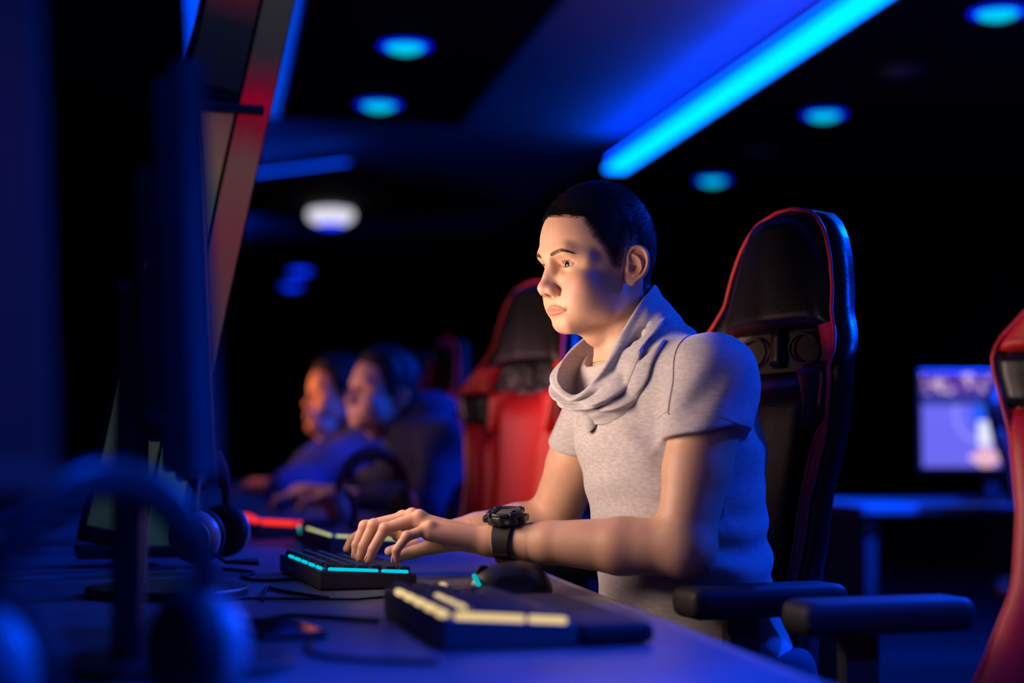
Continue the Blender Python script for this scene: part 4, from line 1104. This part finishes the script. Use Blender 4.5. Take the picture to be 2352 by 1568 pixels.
    hv, hq = surface_nets(cap, (.49, 2.33, 1.15), (.71, 2.54, 1.385), 0.002, clip=lambda c: hair_mask(HF.loc(c.astype(np.float32))) > 0.1)
    hsel = hair_mask(HF.loc(P1[0][P1[1]].mean(1).astype(np.float32))) > -0.2
    hairo = obj_mesh('hair_cap', quad_mesh('hair_cap', hv + off, hq), [M['hair']], root)
    grow_hair(root, HF, P1[0], P1[1][hsel], M['hair'], 52000, 5).location = off
    # --- brows and lashes
    rng = np.random.default_rng(3)
    for sgn in (-1, 1):
        n = 520
        t = rng.random(n) ** 0.9
        x = np.interp(t, [0, .55, 1], [1.45, 3.7, 5.1]) ; z = np.interp(t, [0, .15, .3, .45, .6, .75, .9, 1], [1.5, 1.72, 1.92, 2.07, 2.15, 2.08, 1.88, 1.68])
        wd = np.interp(t, [0, .15, .6, 1], [0.10, 0.26, 0.24, 0.05])
        z = z + rng.uniform(-1, 1, n) * wd
        y = face_depth(x.astype(np.float32), z.astype(np.float32))
        r = np.stack([sgn * x, y - 0.02, z], 1)
        dirn = np.stack([sgn * np.interp(t, [0, .5, 1], [.35, .8, .9]), np.interp(t, [0, 1], [.25, -.45]), np.interp(t, [0, .4, 1], [.8, .35, -.25])], 1) + rng.normal(0, .13, (n, 3))
        tip = r + dirn * (0.36 + 0.25 * rng.random((n, 1)))
        yy = face_depth(np.abs(tip[:, 0]).astype(np.float32), tip[:, 2].astype(np.float32)); tip[:, 1] = yy + 0.07
        md = (r + tip) / 2; md[:, 1] = face_depth(np.abs(md[:, 0]).astype(np.float32), md[:, 2].astype(np.float32)) + 0.07
        strands('eyebrow', HF.world(r) + off, HF.world(tip) + off, 0.00008, M['brow'], root, HF.world(md) + off)
        n = 200
        ph = np.radians(rng.uniform(-50, 76, n)); upl = rng.random(n) < 0.68
        ss = (np.degrees(ph) - 9) / 69.0; a = np.clip(1 - ss * ss, 0, 1)
        zz = np.where(upl, 0.44 * a ** 0.6 * (1 + 0.12 * ss), -0.46 * a ** 0.75) + 0.05 * ss
        rad = np.sqrt(1.34 ** 2 - zz ** 2)
        r = np.stack([rad * np.sin(ph), rad * np.cos(ph), zz], 1)
        dr = np.stack([np.sin(ph), np.cos(ph), np.where(upl, 0.25, -0.5)], 1)
        ln = np.where(upl, 0.34, 0.14)[:, None] * (0.7 + 0.4 * rng.random((n, 1)))
        tip = r + dr * ln + np.stack([0 * ph, 0 * ph, np.where(upl, 0.22, -0.05)], 1)
        md = r + dr * ln * 0.55
        cvt = lambda w: HF.world(np.stack([sgn * (w[:, 0] + EYE[0]), w[:, 1] + EYE[1], w[:, 2] + EYE[2] - 0.62], 1)) + off
        strands('eyelashes', cvt(r), cvt(tip), 0.00007, M['brow'], root, cvt(md))

    # --- t-shirt
    HEM_L, HEM_R = np.array((.688, 2.228, .978)), np.array((.596, 2.615, .965))
    def sleeve(p, S, E, hem, r0, r1):
        S, E = np.array(S), np.array(E); n = (E - S) / np.linalg.norm(E - S)
        tip = hem + n * 0.06
        d = s_cap(p, S + np.array([0, 0, 0.002]), tip, r0, r1)
        nh = n + np.array([0.34, 0, 0]); nh /= np.linalg.norm(nh)
        d = smax(d, (p - V(*hem)) @ nh.astype(np.float32), 0.004)
        return d
    def hollow(p, S, E, hem, r1):
        S, E = np.array(S), np.array(E); n = (E - S) / np.linalg.norm(E - S)
        return s_cap(p, hem - n * 0.030, hem + n * 0.10, r1 - 0.016, r1 - 0.0015)
    nL = (np.array(EL) - np.array(SL)); nL /= np.linalg.norm(nL)
    tilt = np.array([0.30, 0.1, 0.0]); nHem = nL + tilt * 0.35; nHem /= np.linalg.norm(nHem)
    def folds(p):
        x, y, z = p[:, 0], p[:, 1], p[:, 2]
        # horizontal sags round the waist, strongest at the back and side
        w = np.exp(-((z - .80) / .075) ** 2) * np.clip((x - .60) / .12, 0, 1)
        f = w * 0.0042 * np.sin(115 * z + 9 * x + 14 * y + 2.2 * np.sin(22 * y + 12 * x))
        w2 = np.exp(-((z - .70) / .05) ** 2)
        f = f + w2 * 0.0035 * np.sin(70 * (z * 0.9 + (x - .7) * 0.7) + 3 * np.sin(16 * y + 5 * x))
        # pulls from the armpit over the chest
        w3 = np.exp(-((z - .97) / .07) ** 2) * np.exp(-((y - 2.30) / .07) ** 2) * (x < .70)
        f = f + w3 * 0.0030 * np.sin(150 * (x * 0.8 + z * 0.35) + 20 * y)
        # creases down the near sleeve
        w4 = np.exp(-((y - 2.20) / .05) ** 2) * np.exp(-((z - 1.03) / .06) ** 2)
        f = f + w4 * 0.0026 * np.sin(130 * (x * 0.75 - (z - 1.0) * 0.55) + 1.0)
        f = f + 0.0014 * np.sin(38 * z + 21 * x + 17 * y + 2 * np.sin(31 * x - 23 * z)) * np.clip((1.08 - z) / .1, 0, 1)
        # taut diagonals between chest and stomach
        w5 = np.exp(-((z - .87) / .05) ** 2) * (x < .72)
        f = f + w5 * 0.0018 * np.sin(120 * (z + 0.35 * (x - .6)) + 12 * y)
        return f
    def shirt(p):
        z = p[:, 2]
        flare = np.interp(z, [.60, .70, .80, .95], [.020, .014, .011, .009]).astype(np.float32)
        d = torso(p) - flare
        sl = sleeve(p, SL, EL, HEM_L, .064, .063)
        sr = sleeve(p, SR, ER, HEM_R, .054, .054)
        d = smin(d, sl, 0.018); d = smin(d, sr, 0.018)
        d = d + folds(p)
        n = (np.array(EL) - np.array(SL)); n /= np.linalg.norm(n)
        # keep the hems cut clean and the openings hollow
        side = (p[:, 1] < 2.30 - 0.15 * (p[:, 0] - .66)) & (p[:, 2] < 1.02)
        d = np.maximum(d, -hollow(p, SL, EL, HEM_L, .0585)); d = np.maximum(d, -hollow(p, SR, ER, HEM_R, .050))
        d = smax(d, s_hem(p), 0.003)
        q = HF.loc(p)
        return smax(d, -s_cap(q, (0, -2.5, -9), tuple(neck_base + [0, .4, 2]), 7.6, 8.4) / 100, 0.006)
    def s_hem(p): return np.float32(.655) - p[:, 2]
    sv, sq = surface_nets(shirt, (.44, 2.10, .64), (.92, 2.74, 1.20), 0.003, clip=lambda c: c[:, 2] > .658)
    sv = relax(sv, sq, 1, .4)
    sh = obj_mesh('tshirt', quad_mesh('tshirt', sv + off, sq), [M['shirt']], root)
    # stitched seam over the near shoulder and along the sleeve hem
    def on_shirt(P, lift=0.0006):
        P = np.array(P, np.float32)
        for _ in range(12):
            e = 0.002; g = np.stack([shirt(P + V(*(np.eye(3)[k] * e))) - shirt(P - V(*(np.eye(3)[k] * e))) for k in range(3)], 1)
            g /= np.maximum(np.linalg.norm(g, axis=1, keepdims=True), 1e-6)
            P = P - g * (shirt(P) - lift)[:, None] * 0.7
        return P
    seam = on_shirt(catmull([(.700, 2.315, 1.125), (.672, 2.262, 1.10), (.650, 2.232, 1.06), (.640, 2.222, 1.02), (.640, 2.225, .985)], 10, False))
    tube('seam', seam + off, 0.0011, [M['shirt']], sh)
    hemL = []
    n = (np.array(EL) - np.array(SL)); n /= np.linalg.norm(n)
    e1 = np.cross(n, [0, 1, 0]); e1 /= np.linalg.norm(e1); e2 = np.cross(n, e1)
    for k in range(41):
        a = 2 * math.pi * k / 40
        hemL.append(HEM_L - n * 0.016 + (e1 * math.cos(a) + e2 * math.sin(a)) * 0.066)
    hs = on_shirt(hemL, 0.0004)
    hs = hs[(hs[:, 1] < 2.262)]
    tube('hem_stitch', hs[np.argsort(np.arctan2(hs[:, 1] - 2.22, hs[:, 0] - .694))] + off, 0.0007, [M['shirt']], sh)
    # --- cowl collar: a deep soft roll of the same jersey
    T = [(.668, 2.430, 1.208), (.634, 2.368, 1.180), (.600, 2.360, 1.130), (.562, 2.350, 1.067), (.531, 2.378, 1.036), (.514, 2.430, 1.063), (.556, 2.500, 1.112), (.638, 2.520, 1.175)]
    Md = [(.706, 2.450, 1.166), (.672, 2.352, 1.144), (.627, 2.325, 1.086), (.573, 2.315, 1.036), (.530, 2.362, 1.018), (.508, 2.432, 1.045), (.549, 2.520, 1.085), (.656, 2.550, 1.146)]
    Bs = [(.738, 2.452, 1.136), (.700, 2.350, 1.108), (.636, 2.300, 1.052), (.585, 2.310, 1.020), (.552, 2.370, 1.014), (.550, 2.450, 1.030), (.582, 2.540, 1.068), (.681, 2.560, 1.130)]
    NU = 12; axis0 = np.array([.625, 2.440, 0])
    t_ = np.array(T); m_ = np.array(Md); b_ = np.array(Bs)
    def inw(P, k, dz):
        Q = P.copy(); Q[:, :2] += (axis0[:2] - Q[:, :2]) * k; Q[:, 2] += dz; return Q
    I1 = inw(t_, .10, -.022); I2 = inw(t_, .22, -.055)
    rows_c = [I2, I1, t_, (t_ * .55 + m_ * .45) , m_, (m_ * .45 + b_ * .55), b_, inw(b_, .12, -.02)]
    rings = np.array([catmull(r, NU) for r in rows_c])            # rows x nu x 3
    NV = 8; nu = rings.shape[1]
    G = np.stack([catmull(rings[:, j], NV, False) for j in range(nu)], 1)   # nv x nu x 3
    nv = G.shape[0]
    out = G - np.array([.635, 2.435, 1.09]); out /= np.linalg.norm(out, axis=2, keepdims=True)
    vv = np.linspace(0, len(rows_c) - 1, nv)[:, None]; uu = np.arange(nu)[None] / nu * 2 * math.pi
    outer = np.clip((vv - 2.0) / .5, 0, 1) * np.clip((6.6 - vv) / .6, 0, 1)
    f = outer * (0.0062 * np.sin(vv * 3.3 + 2.2 * np.sin(uu * 1.0 + .4) + .8 * np.sin(3 * uu)) + 0.0030 * np.sin(vv * 6.5 - 3.0 * np.sin(uu + 1.0) + 2 * np.cos(2 * uu)))
    f *= 1 - 0.85 * np.clip(np.cos(uu), 0, 1) ** 1.5
    f += np.clip((2.0 - vv) / 1.0, 0, 1) * 0.003 * np.sin(5 * uu + vv)
    # a pinched knot of cloth low at the front
    f += 0.010 * np.exp(-((uu - 3.55) / .22) ** 2 - ((vv - 4.2) / .8) ** 2) - 0.008 * np.exp(-((uu - 3.05) / .16) ** 2 - ((vv - 4.6) / .7) ** 2)
    G = G + out * f[:, :, None]
    # keep the outer layers lying on top of the shirt
    rowv = np.repeat(vv[:, 0], nu); Pg = G.reshape(-1, 3).astype(np.float32)
    for _ in range(4):
        e = 0.003; g = np.stack([shirt(Pg + V(*(np.eye(3)[k] * e))) - shirt(Pg - V(*(np.eye(3)[k] * e))) for k in range(3)], 1)
        g /= np.maximum(np.linalg.norm(g, axis=1, keepdims=True), 1e-6)
        want = np.interp(rowv, [2.0, 2.6, 4.0, 5.4, 6.0, 7.0], [-1, 0.004, 0.009, 0.007, 0.002, -0.006])
        Pg = Pg + g * np.clip(want - shirt(Pg), 0, 0.01)[:, None] * (rowv > 2.2)[:, None]
    cv = Pg.astype(float); cq = []
    for i in range(nv - 1):
        for j in range(nu):
            cq.append((i * nu + j, i * nu + (j + 1) % nu, (i + 1) * nu + (j + 1) % nu, (i + 1) * nu + j))
    co_ = obj_mesh('collar', quad_mesh('collar', cv + off, np.array(cq)), [M['shirt']], root)
    md = co_.modifiers.new('thick', 'SOLIDIFY'); md.thickness = 0.0022; md.offset = 0
    md = co_.modifiers.new('sub', 'SUBSURF'); md.levels = 1; md.render_levels = 2
    # --- trousers and shoes under the desk
    def legs(p):
        d = section_body(p, [(0.44, .77, 2.38, .13, .185, 8), (0.55, .765, 2.38, .128, .185, 8), (0.67, .75, 2.38, .122, .172, 8)])
        for yy in (2.29, 2.47):
            d = smin(d, s_cap(p, (.74, yy, .545), (.36, yy - .01, .55), .085, .066), .04)
            d = smin(d, s_cap(p, (.36, yy - .01, .55), (.40, yy - .01, .10), .064, .048), .03)
        return d
    lv, lq = surface_nets(legs, (.2, 2.1, .03), (.95, 2.68, .69), 0.008)
    obj_mesh('trousers', quad_mesh('trousers', lv + off, lq), [M['denim']], root)
    for yy in (2.28, 2.46):
        def shoe(p, yy=yy):
            d = smin(s_cap(p, (.42, yy, .045), (.24, yy - .01, .038), .040, .036), s_cap(p, (.41, yy, .05), (.405, yy, .10), .042, .045), .03)
            return np.maximum(d, 0.004 - p[:, 2])
        bv, bq = surface_nets(shoe, (.17, yy - .08, -.02), (.50, yy + .08, .17), 0.006)
        obj_mesh('shoe', quad_mesh('shoe', bv + off, bq), [M['black_rubber']], root)
    return dict(root=root, WL=np.array(WL), EL=np.array(EL), HF=HF)
# ------------------------------------------------------------------ the people farther down the row
def build_far_person(label, HF, SEC, arms, mats, off_head=(0, -3.5, -13), hood=False):
    root = empty('person', (float(SEC[0][1]), float(SEC[0][2]), 0.0)); tag(root, label, 'person')
    off = -np.array(root.location)
    top = SEC[-1]
    nb = HF.loc(np.array([[top[1], top[2], top[0] - .01]], np.float32))[0]
    def headf(p):
        q = HF.loc(p); return smin(head_sdf(q), neck_sdf(q, tuple(nb)), 1.3) / 100
    def skin(p):
        d = headf(p)
        for a in arms: d = smin(d, s_cap(p, a[2], a[3], .030, .036), .01); d = smin(d, s_ell(p, np.array(a[3]) + np.array((-.05, 0, -.005)) * a[4], (.055, .042, .022)), .02)
        return d
    lo = HF.o - [.16, .16, .17]; hi = HF.o + [.16, .16, .17]
    P = [surface_nets(headf, lo, hi, .0042)]
    def hand(p, a): 
        w = np.array(a[3]); f = np.array((-1.0, 0, 0)) if a[4] > 0 else np.array((-.35, 0, .94))
        d = s_cap(p, np.array(a[2]) * .5 + w * .5, w, .030, .024)
        d = smin(d, s_ell(p, w + f * .045, (.048, .038, .030)), .02)
        for k in range(4):
            b0 = w + f * .075 + np.array((0, -.03 + k * .02, 0)); b1 = b0 + f * .035 + np.array((-.012, 0, -.012)); b2 = b1 + f * .004 + np.array((-.008, 0, -.024))
            d = smin(d, smin(s_cap(p, b0, b1, .009, .008), s_cap(p, b1, b2, .008, .007), .003), .004)
        t0 = w + f * .02 + np.array((0, .03, -.01)); d = smin(d, s_cap(p, t0, t0 + f * .05 + np.array((0, .012, -.012)), .011, .009), .008)
        return d
    for a in arms:
        w = np.array(a[3]); P.append(surface_nets(lambda p, a=a: hand(p, a), w - .14, w + .14, .0045))
    v, q = join_parts(P)
    body = obj_mesh('body', quad_mesh('body', v + off, q), [mats[0]], root)
    for nme in ('lip', 'flush'): set_attr(body.data, nme, np.zeros(len(v)))
    def cap(p):
        q = HF.loc(p); h = hair_mask(q); t = np.clip((q[:, 2] - 3) / 7, 0, 1)
        return (head_sdf(q) - np.clip(h * 0.5, -0.35, 0.35 + 1.1 * t)) / 100
    hv, hq = surface_nets(cap, lo, hi, .005, clip=lambda c: hair_mask(HF.loc(c.astype(np.float32))) > -0.05)
    obj_mesh('hair', quad_mesh('hair', hv + off, hq), [M['hair_far']], root)
    def cloth(p):
        d = section_body(p, SEC) - .012
        for a in arms:
            d = smin(d, s_cap(p, a[0], a[1], .066, .052), .04); d = smin(d, s_cap(p, a[1], np.array(a[1]) * .2 + np.array(a[3]) * .8, .052, .036), .02)
        c = np.array([top[1], top[2], top[0]])
        d = smin(d, s_cap(p, np.array(arms[0][0]), c, .06, .06), .04)
        if len(arms) > 1: d = smin(d, s_cap(p, np.array(arms[1][0]), c, .06, .06), .04)
        d = d + .004 * np.sin(38 * p[:, 2] + 24 * p[:, 0] + 2 * np.sin(20 * p[:, 1]))
        if hood: d = smin(d, s_ell(p, c + np.array((.05, 0, .045)), (.085, .11, .055)), .03)
        return smax(d, -s_cap(HF.loc(p), (0, -2, -6), tuple(nb + [0, .5, 3]), 6.2, 6.2) / 100, .012)
    S = np.array(SEC); l2 = np.array([min(S[:, 1].min(), min(min(a[1][0], a[3][0]) for a in arms)) - .16, S[:, 2].min() - .36, S[0, 0] - .02]); h2 = np.array([S[:, 1].max() + .22, S[:, 2].max() + .36, S[-1, 0] + .16])
    cv_, cq_ = surface_nets(cloth, l2, h2, .009)
    obj_mesh('jacket', quad_mesh('jacket', cv_ + off, cq_), [mats[1]], root)
    x0, y0 = S[0, 1], S[0, 2]
    def legs(p):
        d = s_ell(p, (x0, y0, .52), (.15, .19, .12))
        for s in (-1, 1):
            d = smin(d, s_cap(p, (x0 - .03, y0 + s * .09, .54), (x0 - .40, y0 + s * .10, .55), .085, .066), .04); d = smin(d, s_cap(p, (x0 - .40, y0 + s * .10, .55), (x0 - .36, y0 + s * .1, .04), .062, .05), .03)
        return d
    lv, lq = surface_nets(legs, (x0 - .55, y0 - .3, .0), (x0 + .2, y0 + .3, .68), .012)
    obj_mesh('trousers', quad_mesh('trousers', lv + off, lq), [M['denim']], root)
    return root

# ------------------------------------------------------------------ wristwatch on the near wrist
def build_watch(W, E):
    ax = (W - E) / np.linalg.norm(W - E); c = W * .93 + E * .07
    up = np.array([0.0, -0.30, 1.0]); up = up - ax * (up @ ax); up /= np.linalg.norm(up); sd = np.cross(ax, up)
    Rm = Matrix([[sd[0], ax[0], up[0]], [sd[1], ax[1], up[1]], [sd[2], ax[2], up[2]]])
    r = empty('wristwatch', tuple(c)); r.rotation_euler = Rm.to_euler(); r.scale = (1.12, 1.3, 1.12); tag(r, 'chunky black digital wristwatch on the typing person\'s near wrist', 'watch')
    # strap: a band round the wrist (local x across, y along the arm, z out of the back of the wrist)
    bm = bmesh.new(); n = 48; R0, R1 = .0262, .0292; rings = []
    for k in range(n):
        a = 2 * math.pi * k / n; w = .0095 + .0025 * max(0, math.sin(a))
        rings.append([bm.verts.new((math.cos(a) * rr, y, math.sin(a) * rr)) for rr, y in ((R0, -w), (R1, -w), (R1, w), (R0, w))])
    for k in range(n):
        A, B = rings[k], rings[(k + 1) % n]
        for j in range(4): bm.faces.new((A[j], A[(j + 1) % 4], B[(j + 1) % 4], B[j]))
    obj_bm('strap', bm, [M['black_rubber']], r, bevel=.001)
    for k in range(7):
        a = math.radians(200 + k * 20); box('strap_ridge', (math.cos(a) * .0295, 0, math.sin(a) * .0295), (.003, .018, .0022), [M['black_rubber']], r, rot=(0, -a + math.pi / 2, 0))
    bm = bmesh.new(); bm_cyl(bm, (0, 0, .026), (0, 0, .0385), .0235, .0215, 8); cs = obj_bm('case', bm, [M['black_plastic']], r, bevel=.002)
    lathe('bezel', [(.0150, .0385), (.0155, .0415), (.0200, .0420), (.0215, .0385)], [M['black_plastic']], r, 40)
    for k in range(4):
        a = math.radians(45 + 90 * k); box('guard', (math.cos(a) * .0195, math.sin(a) * .0195, .0395), (.010, .007, .007), [M['black_plastic']], r, bevel=.0018, rot=(0, 0, a + math.pi / 2))
    box('display', (0, 0, .0400), (.019, .016, .001), [M['watch_glass']], r, bevel=.0004)
    for sx in (-1, 1):
        for sy in (-1, 1): cyl('button', (sx * .021, sy * .010, .033), (sx * .0255, sy * .010, .033), .0026, [M['steel']], r, seg=12)
    for sy in (-1, 1): box('lug', (0, sy * .0215, .0315), (.020, .008, .009), [M['black_plastic']], r, bevel=.002)
    return r
mat('watch_glass', (0.16, 0.15, 0.13), 0.12, coat=1.0)
gamer = build_gamer()
build_watch(gamer['WL'], gamer['EL'])
build_far_person('blurred person in a dark navy jacket leaning towards the far monitors, nearer of two', HeadFrame((.466, 4.45, 1.083), 22, pitch=-14),
                 [(.50, .76, 4.45, .13, .17, 5), (.68, .74, 4.45, .125, .165, 5), (.82, .68, 4.45, .12, .17, 8), (.93, .61, 4.45, .11, .17, 10), (1.005, .535, 4.45, .07, .10, 10)],
                 [((.615, 4.285, .96), (.55, 4.23, .81), (.55, 4.23, .81), (.36, 4.33, .82), 1), ((.56, 4.62, .96), (.47, 4.70, .81), (.47, 4.70, .81), (.30, 4.60, .82), 1)],
                 [M['skin_far'], M['jacket_navy']], hood=True)
build_far_person('blurred person in a blue hoodie resting the chin on one hand, farther of two', HeadFrame((.399, 5.20, 1.10), 14, pitch=-8),
                 [(.50, .72, 5.20, .13, .17, 5), (.68, .70, 5.20, .125, .165, 5), (.82, .62, 5.20, .12, .17, 8), (.94, .55, 5.20, .11, .17, 10), (1.02, .465, 5.20, .07, .10, 10)],
                 [((.485, 5.04, .975), (.21, 4.98, .81), (.21, 4.98, .81), (.35, 5.10, .97), -1), ((.475, 5.37, .975), (.35, 5.46, .81), (.35, 5.46, .81), (.19, 5.32, .82), 1)],
                 [M['skin_far'], M['hoodie_blue']], hood=True)
